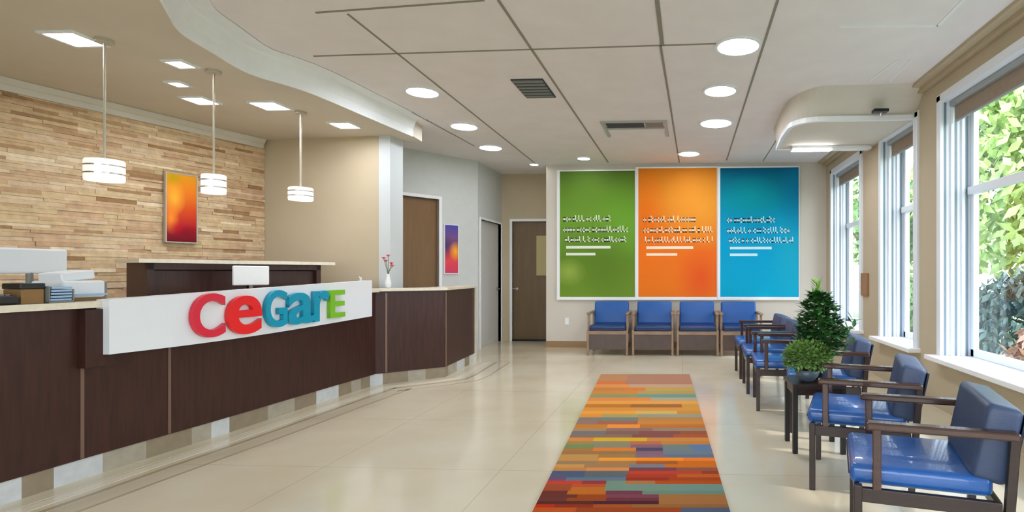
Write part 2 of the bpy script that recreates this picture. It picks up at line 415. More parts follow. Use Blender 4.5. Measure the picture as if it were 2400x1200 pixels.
# splayed wall with the brown door
qd = Vector((Q1.x-Q0.x, Q1.y-Q0.y, 0)).normalized(); qn = Vector((qd.y, -qd.x, 0))
print('qd', qd, 'BY', aty(1600, 815, BY))
def qpt(px, py): return atplane(px, py, Q0, Q1)
Qs = Vector((Q0.x, Q0.y, 0)) - qd*1.1; Qe = Vector((Q1.x, Q1.y, 0))
dA = qpt(932, 600); dB = qpt(1028, 600); zt = qpt(980, 462).z
def seg_prism(b, p, q, th, z0, z1):
    t = (q-p).normalized(); n = Vector((t.y, -t.x, 0))*th
    b.prism([(p.x, p.y), (q.x, q.y), (q.x+n.x, q.y+n.y), (p.x+n.x, p.y+n.y)], z0, z1)
b = MB(); dA.z = dB.z = 0
seg_prism(b, Qs, dA, -.12, 0, H); seg_prism(b, dA, dB, -.12, zt, H); seg_prism(b, dB, Qe, -.12, 0, H)
struct(b.build('wall_splayed', M['grey_wall']))
def make_door(name, A, B, z1, m, handle_at=.9, trim=.05, tm=None, recess=-.05, notice=None):
    """leaf between A and B on a wall line, frame, handle"""
    t = (B-A).normalized(); n = Vector((t.y, -t.x, 0)); L = (B-A).length
    b = MB(); P = A + n*recess; Q = B + n*recess
    seg_prism(b, P, Q, -.04, .001, z1)
    o = struct(b.build(name, m))
    b = MB(); tm = tm or M['white']
    for (u0, u1, z0, zz) in ((-trim, 0, 0, z1+trim), (L, L+trim, 0, z1+trim), (0, L, z1, z1+trim)):
        seg_prism(b, A+t*u0-n*.0+n*.018, A+t*u1+n*.018, -.11, z0, zz)
    b.build('door_frame', tm, o)
    b = MB(); h = A + t*(L*handle_at) + n*(recess+.002)
    b.tube([(h.x, h.y, 1.0), (h.x+n.x*.05, h.y+n.y*.05, 1.0), (h.x+n.x*.055-t.x*.11, h.y+n.y*.055-t.y*.11, 1.0)], .01)
    b.cyl(0, 0, -.005, .01, .028, mtx=Matrix.Translation((h.x, h.y, 1.0)) @ n.to_track_quat('Z', 'Y').to_matrix().to_4x4())
    b.build('door_handle', M['chrome'], o, smooth=False)
    return o
make_door('door_1', dA, dB, zt, M['door'], .1)
# corridor left wall with the white door, corridor end with the grey-brown door
cy = Q2.y; cxl = Qe.x
b = MB(); wA = atx(1126, 700, cxl); wB = atx(1174, 700, cxl); wt = atx(1150, 520, cxl).z
wA.z = wB.z = 0
seg_prism(b, Qe, wA, -.12, 0, H); seg_prism(b, wA, wB, -.12, wt, H); seg_prism(b, wB, Vector((cxl, cy+.1, 0)), -.12, 0, H)
struct(b.build('wall_corridor', M['grey_wall']))
make_door('door_2', wA, wB, wt, M['door_white'], .92, trim=.04)
eA = aty(1201, 700, cy); eB = aty(1292, 700, cy); et = aty(1240, 519, cy).z; eA.z = eB.z = 0
b = MB(); L0 = Vector((cxl-.1, cy, 0)); R0 = Vector((-1.4, cy, 0))
seg_prism(b, L0, eA, -.12, 0, H); seg_prism(b, eA, eB, -.12, et, H); seg_prism(b, eB, R0, -.12, 0, H)
struct(b.build('wall_corridor_end', M['beige']))
d3 = make_door('door_3', eA, eB, et, M['door_grey'], .1)
b = MB(); b.box(eA.x, eB.x, cy-.03, cy+.06, 0, .03); b.build('threshold', M['black'], d3)
b = MB(); b.box(-5.6, -1.2, cy+.3, cy+.35, 0, H); b.box(-5.6, -5.5, 7.5, cy+.3, 0, H); struct(b.build('light_block_wall', M['beige']))  # unseen walls added to block sky light leaking past the doors
na = aty(1256, 552, cy-.0); nb = aty(1283, 646, cy)
b = MB(); b.box(na.x, nb.x+.05, cy+.03, cy+.05, nb.z, na.z, .004); b.build('notice_sheet', mat('cream_notice', (188, 176, 128), .7), d3)
# far wall with posters
xl = aty(1280, 600, BY).x
b = MB(); b.box(xl, XR+.4, BY, BY+.15, 0, H); struct(b.build('wall_back', M['beige_light']))
b = MB(); b.box(xl, xl+.12, BY+.15, cy+.1, 0, H); struct(b.build('wall_corridor_right', M['beige']))
b = MB(); b.box(xl+.0, xl+.42, BY-.018, BY, 0, .11); b.box(xl+.42, XR, BY-.018, BY, 0, .11)
struct(b.build('baseboard_back', M['baseboard']))
b = MB()
for q in ((-8.2, -5.4, 0, H), (1.6, XR+.4, 0, H), (-5.4, 1.6, 2.9, H), (-5.4, 1.6, 0, .12)): b.box(q[0], q[1], -2.55, -2.4, q[2], q[3])
struct(b.build('wall_front', M['beige_light']))
e5 = bpy.data.objects.new('window_5', None); C.objects.link(e5); e5['kind'] = 'structure'  # unseen glazing behind the camera, added as daylight fill
b = MB()
for x in (-5.4, -3.67, -1.93, -.2, 1.54): b.box(x, x+.06, -2.53, -2.43, .12, 2.9)
b.box(-5.4, 1.6, -2.53, -2.43, .12, .2); b.box(-5.4, 1.6, -2.53, -2.43, 2.84, 2.9); b.box(-5.4, 1.6, -2.53, -2.43, 2.2, 2.26)
b.build('window_frame', M['jamb'], e5)
b = MB(); b.box(-5.38, 1.58, -2.49, -2.484, .16, 2.86); b.build('window_pane', M['glass'], e5)
b = MB(); b.box(-8.2, S0.x+.02, -2.4, S0.y+.6, 0, H) if S0.y > -2.4 else None
struct(b.build('wall_left_rear', M['beige']))

# window wall
ZS, ZH, WT = .52, 2.93, .34
def yx(px): return atx(px, 640, XR).y
WIN = [(yx(2020), yx(1950)), (yx(2150), yx(2066)), (2.35, yx(2206)), (-1.1, 1.75)]  # last opening is out of view, added to let in daylight
print('WIN', WIN)
b = MB()
ys = sorted(WIN)
edges = [-2.55] + [v for w in ys for v in w] + [BY+.15]
for i in range(0, len(edges), 2): b.box(XR, XR+WT, edges[i], edges[i+1], 0, H)
for (y0, y1) in ys: b.box(XR, XR+WT, y0, y1, 0, ZS-.05); b.box(XR, XR+WT, y0, y1, ZH, H)
struct(b.build('wall_right', M['beige']))
def window(i, y0, y1, zmid):
    e = bpy.data.objects.new('window_%d' % i, None); C.objects.link(e); e['kind'] = 'structure'; e.location = (XR, y0, 0)
    def put(b, nm, m):
        o = b.build(nm, m); o.parent = e; o.matrix_parent_inverse = Matrix.Translation((XR, y0, 0)).inverted(); return o
    # deep white jamb lining and head
    b = MB()
    for yy, s in ((y0, 1), (y1, -1)):
        b.box(XR-.02, XR+WT-.01, min(yy, yy+s*.02), max(yy, yy+s*.02), ZS, ZH)
        for k, x in enumerate((.0, .10, .2, .29)):                      # ridges: casing, blind channel, stops
            b.box(XR-.03+x, XR-.03+x+.025, min(yy, yy+s*(.045 if k else .04)), max(yy, yy+s*(.045 if k else .04)), ZS, ZH, .003)
    b.box(XR-.02, XR+WT-.01, y0, y1, ZH-.02, ZH)
    b.box(XR-.022, XR-.0, y0-.05, y0+.02, ZS, ZH+.05); b.box(XR-.022, XR-.0, y1-.02, y1+.05, ZS, ZH+.05); b.box(XR-.022, XR-.0, y0-.05, y1+.05, ZH, ZH+.06)
    put(b, 'window_casing', M['jamb'])
    b = MB()
    for yy, s in ((y0, 1), (y1, -1)):
        for x in (.035, .135, .235):
            b.box(XR-.02+x, XR-.02+x+.022, min(yy+s*.018, yy+s*.024), max(yy+s*.018, yy+s*.024), ZS, ZH)
    put(b, 'channel_seal', M['mullion'])
    # sashes: upper set outside, lower set inside
    fx = XR+WT-.09
    b = MB(); w = .055
    b.box(fx, fx+.05, y0+.04, y0+.04+w, ZS, ZH, .004); b.box(fx, fx+.05, y1-.04-w, y1-.04, ZS, ZH, .004)
    b.box(fx, fx+.05, y0+.04, y1-.04, ZS, ZS+.07, .004); b.box(fx, fx+.05, y0+.04, y1-.04, ZH-.07, ZH, .004)
    b.box(fx-.03, fx+.05, y0+.04, y1-.04, zmid-.035, zmid+.035, .006)
    put(b, 'window_sash', M['jamb'])
    b = MB(); b.box(fx+.02, fx+.026, y0+.09, y1-.09, ZS+.06, ZH-.06); put(b, 'window_pane', M['glass'])
    b = MB(); b.box(XR-.13, XR+WT, y0-.08, y1+.08, ZS-.045, ZS, .008); put(b, 'window_sill', M['sillw'])
    return e
for i, (y0, y1) in enumerate(WIN): window(i+1, y0, y1, 2.07)
# roller shades: things of their own, hung in each window head
for i, (y0, y1) in enumerate(WIN[:3]):
    lab = ['taupe roller shade rolled up in the farthest tall window', 'taupe roller shade rolled up in the middle tall window', 'wide taupe roller shade at the top of the nearest window'][i]
    t = thing('roller_shade', lab, 'shade', (XR+.1, (y0+y1)/2, ZH-.02), 0, 'roller shades in the window heads'); hw = (y1-y0)/2-.05
    b = MB(); b.box(-.05, .05, -hw, hw, -.05, 0, .008); b.build('cassette', M['rail'], t)
    b = MB(); b.box(-.004, .004, -hw+.02, hw-.02, -.19, -.05); b.build('shade_cloth', M['shade_cloth'], t)
    b = MB(); b.cyl(0, 0, -hw+.02, hw-.02, .012, n=10, mtx=Matrix.Translation((0, 0, -.19)) @ Matrix.Rotation(PI/2, 4, 'X')); b.build('hem_bar', M['rail'], t)
b = MB(); b.box(XR-.06, XR, -2.4, BY, H-.07, H); b.box(XR-.14, XR, -2.4, BY, H-.03, H); struct(b.build('trim_5', M['beige']))
p = atx(2022, 640, XR); q = atx(2037, 694, XR)
b = MB(); b.box(XR-.03, XR, q.y+.0, q.y+.3 if q.y+.3 < p.y else p.y, q.z, p.z, .005)
tag(b.build('wall_plaque', M['brown_plaque']), 'small brown wooden plaque on the wall pier between the far windows', 'plaque')

# rounded dropped bulkhead above the windows
ZB = 2.93
def island(g, gx=0):                              # outline of the dropped bulkhead grown by g
    a_ = [(XR, 5.98-g), (1.9, 6.0-g)]
    for k in range(9):
        a = PI*1.5 - k/8*PI/2
        a_.append((1.5+(.3+gx)*math.cos(a), 6.3+(.3+g)*math.sin(a)))
    return a_ + [(1.2-gx, 6.7), (1.24-gx, 7.38), (XR, 7.38)]
bm = bmesh.new(); rings = []
for g, z in ((0, ZB), (.0, ZB+.05), (.06, ZB+.1), (.16, ZB+.18), (.3, H-.001)):
    rings.append([bm.verts.new((x, y, z)) for x, y in island(g, g*.15)])
for A, B in zip(rings, rings[1:]):
    for i in range(len(A)): bm.faces.new((A[i], A[(i+1) % len(A)], B[(i+1) % len(A)], B[i]))
bm.faces.new(rings[0]); bm.faces.new(rings[-1])
b = MB(); b.bm.free(); b.bm = bm; struct(b.build('ceiling_bulkhead', M['beige_light']))
path = [Vector((x, y, 0)) for x, y in island(0)]
o = sweep(path[::-1], [(-.02, ZB-.015), (.025, ZB-.015), (.025, ZB+.035), (-.02, ZB+.035)], 'trim_6', M['white'], closed=True); struct(o)

# ------------------------------------------------------------------ floor inlay beside the desk
bot = [(0, 1186), (120, 1150), (250, 1105), (350, 1072), (450, 1044), (560, 1010), (650, 978), (770, 935), (880, 903)]
dpath = [atz(x, y, 0) for x, y in bot]
d2 = [atz(1045, 884, 0), atz(1112, 849, 0)]
ext = dpath[0] + (dpath[0]-dpath[2]).normalized()*1.2
front = [Vector((p.x, p.y, 0)) for p in [ext]+dpath]
for _ in range(3): front = [front[0]]+[(front[i-1]+front[i]*2+front[i+1])/4 for i in range(1, len(front)-1)]+[front[-1]]
D_end = [Vector((p.x, p.y, 0)) for p in d2]
full = front + D_end
print('DESK', [tuple(round(c, 2) for c in p) for p in full])
rs = resample(full, .12)
for k, (a0, a1, col) in enumerate(((.05, .13, (206, 196, 172)), (.16, .24, (226, 216, 196)), (.30, .34, (172, 156, 128)), (.5, .53, (180, 166, 138)))):
    o = sweep(rs, [(a0, 0), (a0, .0015), (a1, .0015), (a1, 0)], 'floor_inlay', mat('inlay_tile', col, .15), closed=True); struct(o)

# ------------------------------------------------------------------ reception desk
desk = thing('reception_desk', 'long curved dark wood reception desk with cream countertop and white sign board', 'desk', (0, 0, 0))
ZT = 1.115
W_ = .62
def ribbon(path, d0, d1, z0, z1, name, m, parent):
    return sweep(path, [(d0, z0), (d1, z0), (d1, z1), (d0, z1)], name, m, parent, closed=True)
ribbon(front, -W_*.55, 0, .13, ZT-.04, 'body', M['wood_dark'], desk)
ribbon([front[-1]]+D_end, -.34, 0, .13, ZT-.03, 'end_cabinet', M['wood_dark'], desk)
# stone plinth in blocks
bm = bmesh.new(); tones = []; rr = random.Random(5)
pp = resample(full, .04); inner = offset_path(pp, -.33); i = 0
outer = offset_path(pp, -.012)
while i < len(pp)-1:
    j = min(len(pp)-1, i+rr.choice((3, 4, 5, 7, 8)))
    t = rr.random(); 
    for k in range(i, j):
        q = [(outer[k].x, outer[k].y), (outer[k+1].x, outer[k+1].y), (inner[k+1].x, inner[k+1].y), (inner[k].x, inner[k].y)]
        lo = [bm.verts.new((x, y, 0)) for x, y in q]; hi = [bm.verts.new((x, y, .13)) for x, y in q]
        bm.faces.new((lo[0], lo[1], hi[1], hi[0])); bm.faces.new((lo[2], lo[3], hi[3], hi[2])); bm.faces.new(hi); tones += [t, t, t]
    i = j
me = bpy.data.meshes.new('plinth'); bm.to_mesh(me); bm.free(); at = me.attributes.new('tone', 'FLOAT', 'FACE'); at.data.foreach_set('value', tones)
me.materials.append(M['plinth']); o = bpy.data.objects.new('plinth', me); C.objects.link(o); o.parent = desk
# joints
for px, y0, y1 in ((195, 830, 1050), (412, 820, 990), (918, 676, 868), (1046, 676, 858)):
    A0 = None
    ground = atz(px, {195: 1122, 412: 1055, 918: 899, 1046: 884}[px], 0)
    # nearest point on the path
    best = min(range(len(rs)), key=lambda k: (rs[k]-Vector((ground.x, ground.y, 0))).length)
    c0 = rs[best]; t = (rs[min(best+1, len(rs)-1)]-rs[max(best-1, 0)]).normalized()
    b = MB(); w = .010
    seg_prism(b, c0-t*w, c0+t*w, .004, .135, ZT-.05); b.build('panel_joint', M['seam'], desk)
# countertop
ribbon(front, -W_*.6, .05, ZT-.035, ZT+.005, 'countertop', M['counter'], desk)
ribbon([front[-1]]+D_end, -.34, .03, ZT-.028, ZT+.002, 'end_countertop', M['counter'], desk)
a = D_end[-1]; t = (D_end[-1]-D_end[-2]).normalized()
b = MB(); seg_prism(b, a+Vector((t.y, -t.x, 0))*.02, a+t*.035+Vector((t.y, -t.x, 0))*.02, -.34, 0, ZT-.03); b.build('end_panel', M['counter'], desk)
# inner work surface behind the raised counter
ribbon(front, -.75, -W_*.55, .70, .74, 'work_surface', M['counter'], desk)
# sign board
def on_front(px, py, off):           # point where the pixel ray meets the offset front
    best = None; d = ray(px, py); pl = offset_path(front, off)
    pl = [pl[0]+(pl[0]-pl[1]).normalized()*2]+pl+[pl[-1]+(pl[-1]-pl[-2]).normalized()*2]
    for a, c in zip(pl, pl[1:]):
        e = c-a; den = d.x*e.y-d.y*e.x
        if abs(den) < 1e-9: continue
        k = (a.x*e.y-a.y*e.x)/den; s = (a.x*d.y-a.y*d.x)/den
        if -.02 <= s <= 1.02: best = (d*k, e.normalized())
    p, e = best; p = p.copy(); p.z += EYE; return p, e
SB = .10
cols = []
for i in range(15):
    px = 256 + (872-256)*i/14; tt = i/14
    yt = 702 + (657-702)*tt; yb = 831 + (741-831)*tt + 6*math.sin(PI*tt)
    p, e = on_front(px, yt, SB); q, _ = on_front(px, yb, SB)
    cols.append((p, e, p.z, q.z))
bm = bmesh.new(); rows = [[], [], [], []]
for p, e, z1, z0 in cols:
    n = Vector((e.y, -e.x, 0)); bk = p - n*(SB-.005)
    for r, (q, z) in zip(rows, ((p, z0), (p, z1), (bk, z1), (bk, z0))): r.append(bm.verts.new((q.x, q.y, z)))
for k in range(4):
    a, c = rows[k], rows[(k+1) % 4]
    for i in range(14): bm.faces.new((a[i], a[i+1], c[i+1], c[i]))
bm.faces.new([r[0] for r in rows]); bm.faces.new([r[-1] for r in rows][::-1])
mb = MB(); mb.bm.free(); mb.bm = bm; board = mb.build('sign_board', M['sign'], desk)
# dark recess pier left of the board
ribbon([on_front(182, 760, 0)[0].xy.to_3d(), on_front(250, 760, 0)[0].xy.to_3d()], 0, .055, ZT-.41, ZT-.045, 'pier', M['wood_dark'], desk)
LET = [('C', 442, 520, 688, 792, 'red'), ('e', 526, 606, 693, 784, 'red2'), ('G', 615, 666, 680, 768, 'teal'), ('a', 668, 729, 686, 760, 'teal'), ('r', 729, 766, 681, 753, 'teal'), ('E', 767, 802, 680, 744, 'green')]
for ch, x0, x1, y0, y1, m in LET:
    fc = bpy.data.curves.new('glyph', 'FONT'); fc.body = ch; fc.extrude = .5; fc.offset = .018; fc.resolution_u = 8
    fo = bpy.data.objects.new('glyph', fc); C.objects.link(fo); bpy.context.view_layer.update()
    me = bpy.data.meshes.new_from_object(fo.evaluated_get(bpy.context.evaluated_depsgraph_get()))
    bpy.data.objects.remove(fo)
    xs = [v.co.x for v in me.vertices]; zs = [v.co.y for v in me.vertices]; ds = [v.co.z for v in me.vertices]
    xm = (x0+x1)/2; A, e = on_front(x0, (y0+y1)/2, SB+.004); B, _ = on_front(x1, (y0+y1)/2, SB+.004)
    top, _ = on_front(xm, y0, SB+.02); btm, _ = on_front(xm, y1, SB+.02); e = (B-A); e.z = 0; n = Vector((e.y, -e.x, 0)).normalized()
    for v in me.vertices:
        u = (v.co.x-min(xs))/(max(xs)-min(xs)); w = (v.co.y-min(zs))/(max(zs)-min(zs)); dd = (v.co.z-min(ds))/(max(ds)-min(ds))
        p = A + e*u + n*(dd*.035); v.co = (p.x, p.y, btm.z+(top.z-btm.z)*w)
    me.materials.clear(); me.materials.append(M[m]); me.name = 'letter'
    lo = bpy.data.objects.new('letter', me); C.objects.link(lo); lo.parent = board
    lo['label'] = {'red': 'crimson raised letter', 'red2': 'scarlet raised letter', 'teal': 'teal raised letter', 'green': 'green raised letter'}[m]

# low credenza behind the desk
cA = Vector((-4.78, 4.78, 0)); cB = Vector((-4.12, 6.28, 0))
cr = thing('credenza', 'dark wood storage credenza with cream top behind the reception desk', 'cabinet', (0, 0, 0))
def crpt(px, py): return atplane(px, py, cA, cB)
zc = (crpt(345, 620).z+crpt(750, 618).z)/2
kA = crpt(345, 650); kB = crpt(752, 650); tA = crpt(322, 615); tB = crpt(782, 612)
for v in (kA, kB, tA, tB): v.z = 0
print('CRED', zc, kA, kB)
t = (kB-kA).normalized(); n = Vector((t.y, -t.x, 0))
b = MB(); L = (kB-kA).length
seg_prism(b, kA-n*.4, kB-n*.4, .02, 0, zc)                      # back
seg_prism(b, kA, kA+t*.05, -.4, 0, zc); seg_prism(b, kA+t*(L*.54), kA+t*(L*.54+.04), -.4, 0, zc); seg_prism(b, kB-t*.05, kB, -.4, 0, zc)
seg_prism(b, kA, kB, -.4, zc-.06, zc); seg_prism(b, kA, kB, -.4, 0, .9)
b.build('carcass', M['wood_dark'], cr)
for s in (0, 1):
    p = kA+t*(.06+s*L*.54); q = kA+t*(L*.53+s*(L*.44))
    b = MB(); seg_prism(b, p-n*.05, q-n*.05, -.02, .95, zc-.07); d_ = b.build('door', M['wood_dark'], cr)
    b = MB(); m_ = (p+q)/2-n*.03; b.box(m_.x-.01, m_.x+.01, m_.y-.05, m_.y+.05, .99, 1.0); b.build('pull', M['chrome'], d_)
b = MB(); seg_prism(b, tA+n*.03, tB+n*.03, -.47, zc, zc+.035); b.build('top', M['counter'], cr)

# ------------------------------------------------------------------ things on the reception desk
def fpt(px, off):
    p, e = on_front(px, 690, off); p.z = 0; return p, e
ZC = ZT+.006
def local(px, off, rz=0):
    p, e = fpt(px, off); return p, math.atan2(e.y, e.x)+rz
# monitor back on an arm (white back seen from the front)
P_, a_ = local(66, -.50)
t = thing('computer_monitor', 'white-backed computer monitor at the left end of the desk', 'monitor', (P_.x, P_.y, .741), a_)
b = MB(); b.box(-.2, .2, -.03, .01, .555, .72, .012); b.build('screen_housing', M['paper'], t)
b = MB(); b.box(-.19, .19, .011, .014, .565, .71); b.build('screen', M['black'], t)
b = MB(); b.cyl(0, -.01, .012, .6, .018, n=12); b.build('stand_pole', M['grey'], t)
b = MB(); b.box(-.11, .11, -.09, .09, 0, .014, .004); b.build('stand_base', M['grey'], t)
P_, a_ = local(166, -.22)
t = thing('desktop_printer', 'white and grey printer on the countertop beside the stone wall', 'printer', (P_.x, P_.y, ZC), a_)
b = MB(); b.box(-.13, .11, -.12, .12, .02, .13, .012); b.build('body', M['paper'], t)
b = MB(); b.box(-.09, .10, -.08, .10, .131, .19, .01, mtx=Matrix.Rotation(-.12, 4, 'Y')); b.build('document_feeder', M['paper'], t)
b = MB(); b.box(-.12, .1, -.15, -.1, .035, .045); b.build('paper_tray', M['bluepaper'], t)
b = MB(); b.box(.12, .135, -.1, .1, 0, .12); b.build('side_panel', M['grey'], t)
b = MB(); b.box(-.12, .12, -.11, .11, 0, .02); b.build('base', M['cardboard'], t)
P_, a_ = local(116, -.06)
t = thing('paper_tray', 'grey desk tray with pale blue papers beside the cardboard box', 'tray', (P_.x, P_.y, ZC), a_)
b = MB(); b.box(-.06, .07, -.08, .08, 0, .01); b.box(-.06, -.055, -.08, .08, 0, .1); b.box(.065, .07, -.08, .08, 0, .08); b.box(-.06, .07, .075, .08, 0, .08); b.build('tray', M['grey'], t)
b = MB()
for k in range(5): b.box(-.05+.002*k, .06+.001*k, -.075, .07, .012+.018*k, .024+.018*k)
b.build('paper_stack', M['bluepaper'], t)
P_, a_ = local(56, -.06)
t = thing('cardboard_box', 'small brown cardboard box with a black lid on the countertop', 'box', (P_.x, P_.y, ZC), a_)
b = MB(); b.box(-.055, .055, -.06, .06, 0, .085, .003); b.build('carton', M['cardboard'], t)
b = MB(); b.box(-.06, .06, -.065, .065, .086, .12, .006); b.build('lid', M['black'], t)
P_, a_ = local(-30, -.07)
t = thing('desk_telephone', 'black desk telephone at the left edge of the countertop', 'telephone', (P_.x, P_.y, ZC), a_)
b = MB(); b.box(-.09, .08, -.1, .1, 0, .05, .012); b.build('base', M['black'], t)
b = MB(); b.box(-.085, -.035, -.1, .1, .055, .085, .012); b.box(-.09, -.03, -.1, -.05, .04, .08, .01); b.box(-.09, -.03, .05, .1, .04, .08, .01); b.build('handset', M['black'], t)
b = MB()
for i in range(3):
    for j in range(4): b.box(-.01+.025*i, .008+.025*i, -.06+.028*j, -.04+.028*j, .052, .06)
b.build('keypad', M['grey'], t)
# monitor showing above the counter in front of the credenza
p = atplane(588, 640, cA+Vector((.35, -.1, 0)), cB+Vector((.35, -.1, 0))); a_ = math.atan2(t_ := (cB-cA).y, (cB-cA).x)
t = thing('computer_monitor', 'small white monitor standing in front of the dark credenza', 'monitor', (p.x, p.y, .741), a_)
pz1 = EYE + (p.xy.length)*0  # keep simple vertical sizes
b = MB(); b.box(-.16, .16, -.02, .012, .44, .63, .01); b.build('screen_housing', M['white'], t)
b = MB(); b.box(-.15, .15, .0121, .014, .45, .62); b.build('screen', M['black'], t)
b = MB(); b.cyl(0, 0, .01, .46, .016, n=12); b.build('stand_pole', M['grey'], t)
b = MB(); b.box(-.1, .1, -.08, .08, 0, .012, .004); b.build('stand_base', M['grey'], t)
P_, a_ = local(846, -.25)
t = thing('tissue_box', 'small white tissue box at the far end of the countertop', 'box', (P_.x, P_.y, ZC), a_)
b = MB(); b.box(-.1, .1, -.06, .06, 0, .07, .006); b.build('carton', M['vase'], t)
b = MB(); b.poly([(-.03, 0, .071), (.03, .01, .071), (.045, .02, .125), (0, .03, .14), (-.035, -.01, .12)]); b.build('tissue', M['paper'], t)
P_ = atplane(910, 660, Vector((D_end[0].x-.3, D_end[0].y, 0)), Vector((front[-1].x-.3, front[-1].y+.2, 0)))
vx = Vector(((front[-1].x+D_end[0].x)/2-.32, (front[-1].y+D_end[0].y)/2+.12, 0))
vv = on_front(878, 690, -.2)[0]
fl = aty(910, 600, front[-1].y+.25)
t = thing('flower_vase', 'slim white vase with pink red flowers beside the white pillar', 'vase', (fl.x, fl.y, ZT+.004), 0)
b = MB(); b.lathe([(.02, 0), (.032, .01), (.036, .06), (.02, .13), (.016, .16), (.02, .17)]); b.build('vase', M['vase'], t, True)
b = MB()
for k in range(5): b.tube([(0, 0, .12), (.01*math.cos(k*1.3), .01*math.sin(k*1.3), .2), (.05*math.cos(k*1.3), .05*math.sin(k*1.3), .26+.03*k)], .003, 5)
b.build('stem', M['stem'], t)
b = MB()
for k in range(5):
    cx, cy_, cz = .05*math.cos(k*1.3), .05*math.sin(k*1.3), .265+.03*k
    for j in range(7):
        a = j*2*PI/7; r_ = .03
        b.poly([(cx, cy_, cz), (cx+r_*math.cos(a-.3), cy_+r_*math.sin(a-.3), cz+.014), (cx+1.2*r_*math.cos(a), cy_+1.2*r_*math.sin(a), cz+.006), (cx+r_*math.cos(a+.3), cy_+r_*math.sin(a+.3), cz+.014)])
    bmesh.ops.create_icosphere(b.bm, subdivisions=1, radius=.016, matrix=Matrix.Translation((cx, cy_, cz+.006)))
b.build('blossoms', M['flower'], t)

# ------------------------------------------------------------------ pictures and banners
def picture(name, label, c0, c1, z0, z1, m, n, depth=.03, fr=None):
    t = thing(name, label, 'picture', (0, 0, 0)); u = (c1-c0).normalized(); L = (c1-c0).length
    t.location = (c0.x, c0.y, z0); t.rotation_euler = (0, 0, math.atan2(u.y, u.x))   # local x along wall, -y out of it
    b = MB(); b.box(0, L, -depth, 0, 0, z1-z0, .003); o = b.build('canvas', m, t)
    b = MB(); w = .012
    b.box(-w, 0, -depth-.004, 0, -w, z1-z0+w); b.box(L, L+w, -depth-.004, 0, -w, z1-z0+w); b.box(0, L, -depth-.004, 0, -w, 0); b.box(0, L, -depth-.004, 0, z1-z0, z1-z0+w)
    b.build('frame', fr or M['cord'], t); return t
so = sn*.065
a = atplane(386, 490, S0+so, S0+so+sd); c = atplane(456, 490, S0+so, S0+so+sd)
z1 = atplane(420, 410, S0+so, S0+so+sd).z; z0 = atplane(420, 567, S0+so, S0+so+sd).z
a.z = c.z = 0
picture('abstract_painting', 'tall orange and red abstract painting hanging on the stone wall', a, c, z0, z1, M['art1'], sn)
a = qpt(1041, 590); c = qpt(1072, 590); z1 = qpt(1056, 528).z; z0 = qpt(1056, 640).z; a.z = c.z = 0
picture('abstract_painting', 'narrow purple, orange and pink abstract print beside the brown door', a, c, z0, z1, M['art2'], qn, .02, M['white'])

def banner(x0, x1, y0, y1, m, ink, lab, lines, seed):
    A = aty(x0, y1, BY-.06); B = aty(x1, y0, BY-.06); wd = B.x-A.x; ht = B.z-A.z
    t = thing('wall_banner', lab, 'banner', (A.x, BY-.004, A.z), 0, 'colour banners over the back wall chairs')
    b = MB(); b.box(0, wd, -.05, 0, 0, ht, .002); b.build('printed_panel', m, t)
    f = .05; b = MB()
    b.box(-f, 0, -.06, 0, -f, ht+f*.5); b.box(wd, wd+.012, -.06, 0, -f, ht+f*.5); b.box(0, wd, -.06, 0, -f, 0); b.box(0, wd, -.056, 0, ht, ht+f*.5)
    b.build('frame', M['white'], t)
    rn = random.Random(seed); k = wd/(x1-x0)
    for (lx0, lx1, ly0, ly1, kind) in lines:
        u0, u1 = (lx0-x0)*k, (lx1-x0)*k; v1, v0 = (y1-ly0)*k, (y1-ly1)*k
        if kind == 'rule':
            rb = MB(); rb.box(u0, u1, -.0525, -.05, v0, v1); rb.build('printed_rule', ink, t); continue
        # small irregular illegible strokes the size of the printed words
        u = u0; h = v1-v0; b = MB()
        while u < u1-.01:
            w = rn.uniform(.028, .05); s = .016; kind2 = rn.random()
            b.box(u, u+s, -.0525, -.05, v0, v1 if kind2 < .35 else v0+h*.72)
            b.box(u, min(u+w, u1), -.0525, -.05, v0, v0+h*.22)
            if kind2 > .3: b.box(u, min(u+w, u1), -.0525, -.05, v0+h*.52, v0+h*.72)
            if kind2 > .55: b.box(u+w-s, u+w, -.0525, -.05, v0, v0+h*.72)
            u += w+.012
            if rn.random() < .12: u += .025
        b.build('printed_line', ink, t)
    return t
TL = lambda o, a, b_, c, d: [(o+8, o+8+a, 505, 520, 't'), (o+8, o+8+b_, 530, 545, 't'), (o+12, o+12+c, 554, 568, 't'), (o+15, o+15+d, 577, 583, 'rule'), (o+15, o+15+d*.66, 593, 599, 'rule')]
banner(1312, 1488, 400, 696, M['p_green'], M['p_ink'], 'green wall banner with pale lettering, the left of the three', TL(1312, 112, 152, 146, 104), 1)
banner(1496, 1680, 393, 696, M['p_orange'], M['p_ink2'], 'orange wall banner with pale lettering, between the green and teal ones', TL(1500, 124, 164, 158, 110), 2)
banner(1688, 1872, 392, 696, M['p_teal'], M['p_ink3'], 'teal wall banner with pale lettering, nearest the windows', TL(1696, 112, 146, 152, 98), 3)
o1 = aty(1329, 753, BY); b = MB(); b.box(o1.x-.035, o1.x+.035, BY-.012, BY, o1.z-.06, o1.z+.06, .004)
ot = tag(b.build('wall_outlet', M['white']), 'small white electrical outlet on the wall below the green banner', 'outlet')

